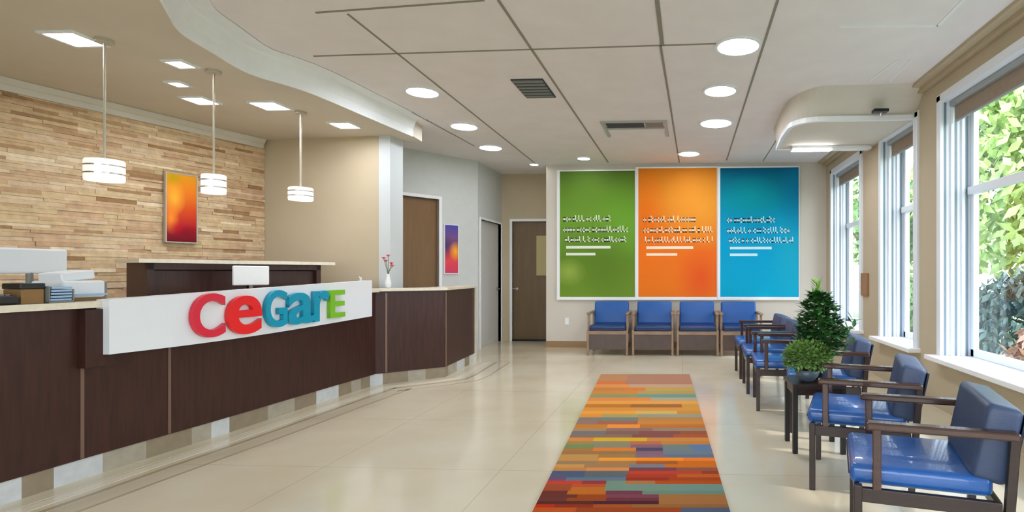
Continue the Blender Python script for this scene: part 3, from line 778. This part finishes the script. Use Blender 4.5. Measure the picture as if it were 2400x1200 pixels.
# ------------------------------------------------------------------ lamps
def disc_light(px, py, z, r, lab, m='lamp', sq=False, grp='recessed ceiling lights'):
    p = atz(px, py, z)
    t = thing('ceiling_light', lab, 'light', (p.x, p.y, z), 0, grp)
    b = MB()
    if sq:
        b.box(-r, r, -r, r, -.012, -.001); b.build('diffuser', M[m], t)
        b = MB(); w = .025
        b.box(-r-w, r+w, -r-w, -r, -.016, -.001); b.box(-r-w, r+w, r, r+w, -.016, -.001); b.box(-r-w, -r, -r, r, -.016, -.001); b.box(r, r+w, -r, r, -.016, -.001)
    else:
        b.cyl(0, 0, -.012, -.001, r, n=32); b.build('diffuser', M[m], t)
        b = MB(); n = 32
        for i in range(n):
            a0, a1 = 2*PI*i/n, 2*PI*(i+1)/n
            b.prism([(r*math.cos(a0), r*math.sin(a0)), ((r+.025)*math.cos(a0), (r+.025)*math.sin(a0)), ((r+.025)*math.cos(a1), (r+.025)*math.sin(a1)), (r*math.cos(a1), r*math.sin(a1))], -.018, -.001)
    b.build('trim_ring', M['fascia'], t)
    return t
disc_light(1730, 106, H, .17, 'large round recessed light in the tiled ceiling, nearest the camera')
disc_light(1688, 211, H, .16, 'recessed light, second nearest in the row of the tiled ceiling above the rug')
disc_light(1678, 287, H, .19, 'recessed light in the tiled ceiling just right of the long air vent')
disc_light(1615, 359, H, .16, 'recessed light in the tiled ceiling above the orange banner', 'lamp_warm')
disc_light(1368, 370, H, .1, 'small dim recessed light in the tiled ceiling above the green banner', 'lamp_warm')
disc_light(990, 214, H, .155, 'recessed light in the tiled ceiling next to the curved bulkhead')
disc_light(1088, 295, H, .16, 'recessed light in the tiled ceiling above the brown door wall')
disc_light(1150, 345, H, .16, 'recessed light in the tiled ceiling at the mouth of the corridor', 'lamp_warm')
disc_light(1252, 384, H, .07, 'tiny bright recessed light in front of the corridor end', 'lamp_warm')
disc_light(174, 89, HS, .11, 'square recessed light in the low soffit above the left end of the desk', 'lamp', True, 'square soffit lights')
disc_light(423, 148, HS, .065, 'square soffit light between the first two pendant rods, nearer the camera', 'lamp', True, 'square soffit lights')
disc_light(470, 234, HS, .10, 'square soffit light just left of the middle pendant rod', 'lamp', True, 'square soffit lights')
disc_light(633, 246, HS, .12, 'square soffit light between the middle and far pendant rods', 'lamp', True, 'square soffit lights')
disc_light(808, 292, HS, .11, 'square soffit light nearest the pale pillar', 'lamp', True, 'square soffit lights')
disc_light(418, 195, HS, .05, 'faint small square soffit light near the stone wall', 'lamp_warm', True, 'square soffit lights')
# strip light under the rounded bulkhead
p0 = atz(1850, 349, ZB)
t = thing('strip_light', 'long white strip light under the rounded bulkhead near the windows', 'light', (p0.x, 7.24, ZB), 0)
b = MB(); b.box(0, 1.0, -.06, .06, -.05, -.001, .006); b.build('housing', M['white'], t)
b = MB(); b.box(.01, .5, -.062, .05, -.056, -.04); b.build('diffuser', M['lamp_warm'], t)
def pendant(px, pyt, pyb, r, h, lab, kind):
    top = atz(px, pyt, HS)
    zc_ = aty(px, pyb, top.y).z
    t = thing('pendant_lamp', lab, 'lamp', (top.x, top.y, HS), 0, 'pendant lamps over the reception desk')
    b = MB(); b.cyl(0, 0, -.025, -.001, .055); b.build('ceiling_canopy', M['cord'], t)
    b = MB(); b.cyl(0, 0, zc_-HS+h/2-.01, -.02, .0075 if kind < 2 else .011, n=10); b.build('rod', M['cord'], t)
    z = zc_-HS; prof = [(r*.98, z-h/2), (r, z-h/2+.008), (r, z+h/2-.008), (r*.95, z+h/2), (.02, z+h/2+.002), (.02, z+h/2-.008), (r*.92, z+h/2-.012), (r*.96, z-h/2)]
    b = MB(); n = 36; rings = [[b.bm.verts.new((q*math.cos(2*PI*i/n), q*math.sin(2*PI*i/n), zz)) for i in range(n)] for q, zz in prof]
    for k in range(len(rings)):
        A, B = rings[k], rings[(k+1) % len(rings)]
        for i in range(n):
            j = (i+1) % n; b.bm.faces.new((A[i], A[j], B[j], B[i]))
    b.build('shade', M['shade'], t)
    b = MB(); b.cyl(0, 0, z-h/2+.012, z-h/2+.02, r*.9, n=32); b.build('diffuser', M['shade_glow'], t)
    b = MB()
    for zz in (z-h*.18, z+h*.2): b.cyl(0, 0, zz-.005, zz+.005, r+.003, n=36, cap=False)
    b.build('shade_band', M['chrome'], t)
pendant(245, 93, 400, .112, .15, 'white drum pendant lamp nearest the camera, over the desk end', 0)
pendant(501, 166, 432, .086, .155, 'white drum pendant lamp in the middle, just right of the abstract painting', 1)
pendant(705, 262, 455, .115, .13, 'white drum pendant lamp farthest away, before the plain beige wall', 2)

# vents
p = atz(1250, 207, H)
t = thing('ceiling_vent', 'dark grey square air diffuser in the ceiling tiles', 'vent', (p.x, p.y, H), 0)
b = MB(); b.box(-.15, .17, -.28, .28, -.012, -.001); b.build('backing', M['vent_dark'], t)
for k in range(6):
    b = MB(); b.box(-.14, .16, -.27+.09*k, -.22+.09*k, -.022, -.012); b.build('louver', M['vent'], t)
p = atz(1490, 300, H)
t = thing('ceiling_vent', 'long pale framed air vent with dark slot above the banners', 'vent', (p.x, p.y, H), 0)
b = MB(); b.box(-.42, .42, -.36, -.32, -.02, -.001); b.box(-.42, -.38, -.32, .4, -.02, -.001); b.box(.38, .42, -.32, .4, -.02, -.001); b.box(-.38, .38, -.05, -.0, -.02, -.001); b.build('frame', M['vent_white'], t)
b = MB(); b.box(-.36, .12, -.3, -.07, -.014, -.001); b.build('slot', M['vent_dark'], t)
b = MB(); b.box(.14, .36, -.3, -.07, -.014, -.001); b.build('grille', M['vent'], t)
p = aty(2056, 264, 5.9)
t = thing('sprinkler_head', 'small dark sprinkler head on the rounded bulkhead near the windows', 'sprinkler', (p.x, 5.86, p.z), 0)
b = MB(); b.box(-.06, .09, -.05, .04, -.012, .02, .006); b.build('plate', M['black'], t)
b = MB(); b.cyl(.02, -.02, -.05, -.012, .012, n=10); b.build('nozzle', M['chrome'], t)

# ------------------------------------------------------------------ rug
def rug():
    c = [atz(1408, 880, 0), atz(1616, 880, 0), atz(1710, 1200, 0), atz(1250, 1200, 0)]
    FL, FR, NR, NL = c; ln = (NL-FL); rn_ = (NR-FR)
    e = 1.22
    rows = [(190, 240, [(0, 'b0805a'), (.31, 'a87a62')]), (240, 265, [(0, 'c8703f'), (.3, 'a87862')]), (265, 290, [(0, 'd08a50'), (.35, 'b8977a')]),
    (290, 315, [(0, 'c0783c'), (.3, 'd07538'), (.52, 'b8954f')]), (315, 340, [(0, 'bf8340'), (.45, 'a89258')]), (340, 365, [(0, '8a8a60'), (.45, '6f8f80')]),
    (365, 390, [(0, 'd48545'), (.58, 'a89c80')]), (390, 415, [(0, 'dc9848')]), (415, 440, [(0, 'b8732a'), (.4, '9a6535'), (.85, 'c09040')]), (440, 465, [(0, 'd08a40')]),
    (465, 490, [(0, 'e0983c'), (.45, 'c8a85a'), (.8, 'c08838')]), (490, 515, [(0, 'd98a38'), (.18, 'a8945a'), (.48, '98907a')]), (515, 540, [(0, '80756c'), (.16, '707c75'), (.48, 'b07f48')]),
    (540, 568, [(0, '907060'), (.16, 'a0634a'), (.48, 'c98038')]), (568, 595, [(0, 'c07a30'), (.25, 'e88e3a'), (.5, 'b87035')]), (595, 618, [(0, 'a88058'), (.25, '8f6a60'), (.6, '98806a')]),
    (618, 645, [(0, '6f7074'), (.25, '7f5f55'), (.5, '85504a'), (.8, '985538')]), (645, 668, [(0, '8a6a55'), (.45, '85504a'), (.75, 'a8583a')]), (668, 695, [(0, 'd08545'), (.18, 'd4a928'), (.56, 'c88540')]),
    (695, 720, [(0, 'a08050'), (.18, '8f8268'), (.44, 'b86a48'), (.66, 'c47c3c')]), (720, 745, [(0, '6f8855'), (.2, '8a8268'), (.45, '85606c'), (.67, '707f78'), (.85, '5f7898')]),
    (745, 770, [(0, 'a07840'), (.2, 'd87c30'), (.49, '504860'), (.67, '707c80'), (.87, '5f7898')]), (770, 795, [(0, 'a06f42'), (.25, '957048'), (.49, '856070'), (.67, '6f7a80')]),
    (795, 820, [(0, 'b89050'), (.25, 'a07848'), (.49, '7f6870'), (.7, '5f7080')]), (820, 845, [(0, 'c88a48'), (.26, 'f09a30'), (.5, 'f88a18'), (.8, 'e87830')]),
    (845, 870, [(0, '957a58'), (.25, 'a87848'), (.5, 'a05a30'), (.76, 'c86a18')]), (870, 895, [(0, 'c89050'), (.18, 'a07850'), (.46, '7a7a80'), (.68, 'c86a20')]), (895, 920, [(0, 'c08040'), (.2, 'd88848'), (.46, '78404a'), (.75, '8a5540')]),
    (920, 945, [(0, '4a5878'), (.2, '606468'), (.46, 'b84028'), (.9, '983820')]), (945, 970, [(0, '4f5a70'), (.2, '5a6468'), (.45, 'a83a22'), (.75, 'b85a20')]), (970, 995, [(0, '704a68'), (.1, '607080'), (.45, '953020'), (.7, 'a04018')]),
    (995, 1020, [(0, 'c04030'), (.2, '8f3538'), (.34, '708a74'), (.45, 'a87040'), (.62, 'b04a10')]), (1020, 1045, [(0, 'a04830'), (.15, 'b85028'), (.34, '70887a')]), (1045, 1072, [(0, '9a4a25'), (.15, 'b86825'), (.34, '6f8a74'), (.7, '6a8a80')]),
    (1072, 1100, [(0, '6a2f2a'), (.14, 'b86820'), (.35, '70384a'), (.55, '6a8070')]), (1100, 1125, [(0, '6a3028'), (.2, '9a4018'), (.36, '78404c'), (.64, 'a06a38')]), (1125, 1150, [(0, '683530'), (.15, '8f4518'), (.36, '6a3038'), (.64, '9f6a3c')]),
    (1150, 1175, [(0, '5a2520'), (.3, '4a1f2a'), (.64, 'a0683a')]), (1175, 1200, [(0, 'b03010'), (.1, '8a3018'), (.3, 'a05020'), (.5, '906030')])]
    bm = bmesh.new(); cl = []
    yfar, ynear = FL.y, NL.y
    def row(s0, s1, segs):
        for i, (u0, col) in enumerate(segs):
            u1 = segs[i+1][0] if i+1 < len(segs) else 1
            q = []
            for (u, s) in ((u0, s0), (u1, s0), (u1, s1), (u0, s1)):
                a = FL+ln*s; c_ = FR+rn_*s; q.append(bm.verts.new((a+(c_-a)*u).to_tuple()[:2]+(.014,)))
            bm.faces.new(q); cl.append(srgb(col))
    def s_of(yc):
        y = atz(1450, 820+yc/3.158, 0).y; return (yfar-y)/(yfar-ynear)
    for y0, y1, segs in rows: row(s_of(y0), s_of(y1), segs)
    rn2 = random.Random(2); pal = ['b8501c', '6a3038', '6f8a74', 'd08a30', '4f5a70', '9a4018', 'c87a30', '78404c']
    s = s_of(1200)
    while s < e:
        row(s, s+.03, [(0, rn2.choice(pal)), (rn2.uniform(.2, .4), rn2.choice(pal)), (rn2.uniform(.5, .8), rn2.choice(pal))]); s += .03
    bm.normal_update()
    for f in bm.faces:
        if f.normal.z < 0: f.normal_flip()
    # edges and underside
    s0 = s_of(190)
    nf = len(bm.faces)
    ring = [FL+ln*s0, FR+rn_*s0, FR+rn_*s, FL+ln*s]
    top = [bm.verts.new((p.x, p.y, .0138)) for p in ring]; lo = [bm.verts.new((p.x, p.y, .001)) for p in ring]
    for i in range(4):
        j = (i+1) % 4; bm.faces.new((lo[i], lo[j], top[j], top[i])); cl.append(srgb('8a5030'))
    bm.faces.new(lo[::-1]); cl.append(srgb('6a4030'))
    me = bpy.data.meshes.new('striped_rug'); bm.to_mesh(me); bm.free()
    at = me.attributes.new('weave', 'FLOAT_COLOR', 'FACE'); at.data.foreach_set('color', [x for c_ in cl for x in c_])
    me.materials.append(M['rug']); o = bpy.data.objects.new('striped_rug', me); C.objects.link(o)
    tag(o, 'long runner rug with orange, red, teal and grey stripes on the floor', 'rug')
rug()

# ------------------------------------------------------------------ chairs
def make_chair(label, loc, rz, group, seat='seat_blue', back='back_slate', wood='chair_wood', arm='arm_wood', w=.62, shadow_panel=False, bh=.36, bt=.06):
    """front towards local -X"""
    t = thing('armchair', label, 'chair', loc, rz, group)
    hw = w/2
    for sy in (-1, 1):
        y = sy*(hw-.02)
        b = MB(); b.box(-.285, -.25, y-.018, y+.018, 0, .40, .004); b.build('leg', M[wood], t)
        b = MB(); b.box(-.018, .018, y-.018, y+.018, 0, .66, .004, mtx=Matrix.Translation((.285, 0, 0)) @ Matrix.Shear('XY', 4, (.06, 0)) if False else Matrix.Translation((.27, 0, 0)) @ Matrix.Rotation(.07, 4, 'Y')); b.build('leg', M[wood], t)
        b = MB()
        b.box(-.21, -.175, y-.018, y+.018, .385, .645, .004); b.box(-.235, .33, y-.03, y+.03, .64, .672, .008); b.build('arm', M[arm], t)
        b = MB(); b.box(-.26, .27, y-.014, y+.014, .33, .39, .004)
        if shadow_panel: b.box(-.26, .27, y-.012, y+.012, .1, .125)
        b.build('side_rail', M[wood], t)
    b = MB(); b.box(-.282, -.258, -hw+.03, hw-.03, .33, .385, .004); b.build('front_rail', M[arm], t)
    b = MB(); b.box(.25, .275, -hw+.03, hw-.03, .34, .385, .004); b.build('rear_rail', M[arm], t)
    if shadow_panel:
        b = MB(); b.box(-.27, -.255, -hw+.03, hw-.03, .09, .335, .003); b.build('underseat_shadow', M['shadow_panel'], t)  # dark board standing in for the shadow under the seat
    hy = hw-.045
    b = MB(); b.box(-.30, .25, -hy, hy, .39, .475, .028, 4)
    for v in b.bm.verts:
        if v.co.z > .46: v.co.z += .016*(1-(v.co.y/hy)**2)*(1-((v.co.x+.02)/.28)**2)
    s = b.build('seat', M[seat], t, True)
    b = MB()
    b.tube([(-.30, -hy+.02, .432), (-.30, hy-.02, .432)], .006, 6); b.build('piping', M['piping'], s)
    b = MB(); mt = Matrix.Translation((.235, 0, .47)) @ Matrix.Rotation(.2, 4, 'Y')
    b.box(-bt, bt, -hy, hy, -.02, bh, .03, 4, mtx=mt); b.build('backrest', M[back], t, True)
    b = MB(); b.box(bt+.002, bt+.014, -hy+.01, hy-.01, -.02, bh-.02, .004, mtx=mt); b.build('back_shell', M['piping'], t)
    return t
GR = 'dark framed armchairs along the window wall'
ch0 = make_chair('nearest armchair with royal blue seat, slate back and walnut arms by the windows', (1.08, 2.62, 0), -math.radians(15), GR, bh=.30, bt=.07)
def place(lab, x, y, deg):
    c = copy_tree(ch0); c.location = (x, y, 0); c.rotation_euler = (0, 0, math.radians(deg)); c['label'] = lab; return c
place('second nearest armchair by the windows, blue seat in front of the plant stand', 1.12, 3.58, -17)
place('armchair just beyond the plant stand, its backrest showing right of the tall plant', 1.2, 4.82, -10)
place('armchair in the middle of the window row, left of the bushy plant', 1.0, 5.56, -4)
place('armchair by the windows, second from the far end of the row', .98, 6.3, -2)
place('farthest armchair of the window row, next to the back wall chairs', .98, 7.15, 0)
GB = 'linked blue armchairs under the banners'
prev = None
labs = ['leftmost blue armchair under the green banner, with a free left arm', 'blue armchair under the left half of the orange banner', 'blue armchair under the right half of the orange banner', 'blue armchair under the teal banner, rightmost of the four']
YB = 8.98
xs = [aty(1429, 800, YB).x, aty(1532, 800, YB).x, aty(1634, 800, YB).x, aty(1734, 800, YB).x]
cb = make_chair(labs[0], (xs[0], YB, 0), PI/2, GB, 'seat_navy', 'back_blue', 'wood_tan', 'wood_tan', w=.66, shadow_panel=True)
for i in (1, 2, 3):
    c = copy_tree(cb); c.location = (xs[i], YB, 0); c['label'] = labs[i]

# ------------------------------------------------------------------ plant table and plants
TX, TY, TZ = .98, 4.2, .50
t = thing('plant_stand', 'small dark square plant stand carrying the two potted plants', 'table', (TX, TY, 0))
b = MB(); b.box(-.19, .19, -.17, .17, TZ-.03, TZ, .005); b.build('tabletop', M['chair_wood'], t)
for sx, sy in ((-.17, -.15), (-.17, .15), (.17, -.15), (.17, .15)):
    b = MB(); b.box(sx-.018, sx+.018, sy-.018, sy+.018, 0, TZ-.03, .003); b.build('leg', M['black'], t)
b = MB(); b.box(-.17, .17, -.16, -.14, TZ-.08, TZ-.03); b.box(-.17, .17, .14, .16, TZ-.08, TZ-.03); b.box(-.18, -.16, -.14, .14, TZ-.08, TZ-.03); b.build('table_rail', M['chair_wood'], t)
def leaf(b, p, d, L, w, up=Vector((0, 0, 1))):
    d = d.normalized(); s = d.cross(up)
    if s.length < 1e-3: s = Vector((1, 0, 0))
    s.normalize(); nrm = s.cross(d)
    q = [p, p+d*L*.35+s*w/2-nrm*w*.12, p+d*L*.7+s*w*.38-nrm*L*.06, p+d*L-nrm*L*.12, p+d*L*.7-s*w*.38-nrm*L*.06, p+d*L*.35-s*w/2-nrm*w*.12]
    m1 = p+d*L*.35; m2 = p+d*L*.7-nrm*L*.02
    v = [b.bm.verts.new(x) for x in q]; a = b.bm.verts.new(m1); c = b.bm.verts.new(m2)
    for f in ((v[0], v[1], a), (v[1], v[2], c, a), (v[2], v[3], c), (v[3], v[4], c), (v[4], v[5], a, c), (v[5], v[0], a)): b.bm.faces.new(f)
rp = random.Random(11)
def rdir(rn, zmin=-.3):
    while True:
        v = Vector((rn.uniform(-1, 1), rn.uniform(-1, 1), rn.uniform(zmin, 1)))
        if .2 < v.length < 1: return v.normalized()
t = thing('potted_tall_plant', 'tall leafy green plant behind the bushy one on the plant stand', 'plant', (1.04, 4.29, TZ+.001))
b = MB(); b.lathe([(.045, 0), (.055, .01), (.068, .16), (.072, .18), (.064, .18), (.06, .15)]); b.build('pot', M['tin'], t, True)
b = MB(); b.cyl(0, 0, .14, .155, .062); b.build('soil', M['soil'], t)
b = MB()
for k in range(5):
    a = k*1.25; b.tube([(.02*math.cos(a), .02*math.sin(a), .15), (.05*math.cos(a), .05*math.sin(a), .4), (.07*math.cos(a+.3), .05*math.sin(a+.3), .42+.05*k)], .006, 6, .003)
b.tube([(0, 0, .15), (.01, 0, .5), (-.02, 0, .72)], .009, 6, .003); b.build('stem', M['stem'], t)
b = MB()
for k in range(900):
    z = .2+.44*rp.random()**1.1; R = .13*(1-((z-.2)/.5)**2.2)+.06
    a = rp.uniform(0, 2*PI); r_ = R*math.sqrt(rp.random())*.85
    if z > .58: r_ *= .6
    p = Vector((r_*math.cos(a), r_*math.sin(a), z)); d = Vector((math.cos(a), math.sin(a), rp.uniform(-.3, .6)))
    leaf(b, p, d+rdir(rp)*.5, rp.uniform(.05, .085), rp.uniform(.04, .06))
for k in range(40):
    p = Vector((.16+rp.uniform(0, .10), rp.uniform(-.05, .05), .36+rp.uniform(-.06, .1))); leaf(b, p, rdir(rp), .07, .04)
b.build('foliage', M['leaf'], t)
b = MB()
for k in range(16):
    z = .63+.10*k/16; leaf(b, Vector((-.02, 0, z)), Vector((math.cos(k*2.2), math.sin(k*2.2), 1.2)), .07, .025)
b.build('young_shoot', M['leaf_tip'], t)
t = thing('potted_bushy_plant', 'round light green bushy plant in a grey bowl on the plant stand', 'plant', (.92, 4.16, TZ+.001))
b = MB(); b.lathe([(.04, 0), (.05, .005), (.08, .04), (.095, .09), (.088, .09), (.075, .06)]); b.build('bowl', M['bowl'], t, True)
b = MB(); b.cyl(0, 0, .055, .07, .078); b.build('soil', M['soil'], t)
b = MB()
for k in range(2600):
    d = rdir(rp, -.35); r_ = rp.uniform(.55, 1)
    p = Vector((d.x*.175*r_, d.y*.13*r_, .17+d.z*.12*r_))
    leaf(b, p, d+rdir(rp)*.7, rp.uniform(.025, .04), rp.uniform(.016, .026))
b.build('foliage', M['leaf_light'], t)

# ------------------------------------------------------------------ outside
b = MB(); b.box(XR+WT, 60, -30, 60, -.6, -.5); b.box(-30, XR+WT, -30, -2.6, -.6, -.15); struct(b.build('ground', mat('lawn_grass', (120, 128, 92), .9, noise=.3, nscale=3)))
LV = [mat('pale_tree_leaf', (170, 196, 120), .6, noise=.35, nscale=2), mat('mid_tree_leaf', (112, 150, 82), .6, noise=.35, nscale=2), mat('blue_green_leaf', (96, 120, 108), .6, noise=.3, nscale=2), mat('pink_shrub_leaf', (184, 150, 130), .6, noise=.3, nscale=3)]
BK = mat('tree_bark', (104, 88, 70), .9, noise=.2)
def tree(name, lab, x, y, h, r, m, n=2600, tr=True, zc=None, s=.16, grp='trees outside the windows', cat='tree'):
    t = thing(name, lab, cat, (x, y, -.5), 0, grp); rn = random.Random(int(x*100+y*7))
    zc = zc or h-r
    if tr:
        b = MB(); b.tube([(0, 0, 0), (.05, .05, zc*.5), (0, .1, zc)], .14, 8, .07)
        for k in range(5): a = k*1.3; b.tube([(0, .05, zc*.6), (r*.5*math.cos(a), r*.5*math.sin(a), zc+.2*k)], .05, 6, .02)
        b.build('trunk', BK, t)
    b = MB(); cl = [(rdir(rn, -.6)*r*.62+Vector((0, 0, zc)), r*rn.uniform(.35, .55)) for _ in range(12)]
    for k in range(n):
        c, cr_ = rn.choice(cl); d = rdir(rn, -.9); p = c+d*cr_*rn.uniform(.6, 1)
        if p.z < .05: p.z = .05+rn.random()*.2
        q = rdir(rn, -1); u = q.orthogonal().normalized()*s*rn.uniform(.6, 1.2); v = q.cross(u).normalized()*s*rn.uniform(.4, .8)
        b.poly([p-u, p-v*.6, p+u, p+v*.6])
    b.build('crown', m, t)
tree('leafy_tree', 'tall pale green tree outside the nearest window', 7.9, 12.2, 6.8, 2.7, LV[0], 6000, s=.2)
tree('leafy_tree', 'mid green tree outside, behind the pale one', 13.2, 16.6, 6.0, 2.8, LV[1], 3000, s=.2)
tree('leafy_tree', 'mid green tree seen through the middle window', 5.9, 17.4, 5.6, 2.2, LV[1], 2600)
tree('leafy_tree', 'pale tree seen through the farthest window', 5.4, 22.6, 6.0, 2.4, LV[0], 2200)
tree('leafy_tree', 'pale green tree at the right edge of the nearest window', 8.6, 3.0, 5.4, 2.0, LV[0], 2600)
tree('round_shrub', 'dark blue-green shrub outside at eye level in the nearest window', 5.0, 8.5, 2.5, .8, LV[2], 2200, False, 1.0, .1, 'shrubs outside the windows', 'shrub')
tree('round_shrub', 'pinkish shrub low outside the nearest window', 4.3, 6.7, 1.4, .55, LV[3], 1600, False, .65, .08, 'shrubs outside the windows', 'shrub')
tree('round_shrub', 'green shrub below the middle window', 4.6, 10.6, 1.9, .9, LV[1], 1800, False, .9, .09, 'shrubs outside the windows', 'shrub')

tree('leafy_tree', 'distant mid green tree behind the nearest window, far right', 15.5, 10.5, 5.6, 2.6, LV[1], 2400, s=.22)
tree('leafy_tree', 'distant pale tree low between the others outside', 10.6, 23, 5.0, 2.4, LV[0], 2000, s=.22)
# ------------------------------------------------------------------ world and daylight
w = bpy.data.worlds.new('sky'); bpy.context.scene.world = w; w.use_nodes = True; nt = w.node_tree
bg = nt.nodes['Background']; tc = nt.nodes.new('ShaderNodeTexCoord'); sp = nt.nodes.new('ShaderNodeSeparateXYZ'); nt.links.new(tc.outputs['Generated'], sp.inputs[0])
r = ramp(nt, [(0, (236, 240, 244)), (.25, (244, 248, 252)), (.6, (205, 225, 250)), (1, (170, 200, 245))]); nt.links.new(sp.outputs[2], r.inputs[0]); nt.links.new(r.outputs[0], bg.inputs[0])
bg.inputs[1].default_value = 5.0
def lamp(name, typ, loc, rot, energy, col=(1, 1, 1), **kw):
    l = bpy.data.lights.new(name, typ); l.energy = energy; l.color = col
    for k, v in kw.items(): setattr(l, k, v)
    o = bpy.data.objects.new(name, l); C.objects.link(o); o.location = loc; o.rotation_euler = rot; return o
sun = lamp('sun', 'SUN', (10, 5, 10), (0, math.radians(38), math.radians(-20)), 2.0, (1, .96, .9), angle=math.radians(3))
for i, (y0, y1) in enumerate(WIN):
    l = lamp('window_portal', 'AREA', (XR+WT+.02, (y0+y1)/2, (ZS+ZH)/2), (0, PI/2, 0), 1, shape='RECTANGLE', size=ZH-ZS, size_y=y1-y0)
    l.data.cycles.is_portal = True

l = lamp('window_portal', 'AREA', (-1.9, -2.58, 1.5), (PI/2, 0, 0), 1, shape='RECTANGLE', size=7.0, size_y=2.8); l.data.cycles.is_portal = True  # portal for the added glazing behind the camera
sc = bpy.context.scene
sc.view_settings.view_transform = 'Standard'; sc.view_settings.look = 'None'; sc.view_settings.gamma = 1
sc.view_settings.use_curve_mapping = False; sc.view_settings.exposure = .35
sc.cycles.use_denoising = True
sc.cycles.use_adaptive_sampling = True; sc.cycles.adaptive_threshold = .02
sc.cycles.max_bounces = 8; sc.cycles.diffuse_bounces = 5; sc.cycles.glossy_bounces = 4; sc.cycles.transparent_max_bounces = 12
sc.cycles.sample_clamp_indirect = 6; sc.cycles.caustics_reflective = False; sc.cycles.caustics_refractive = False
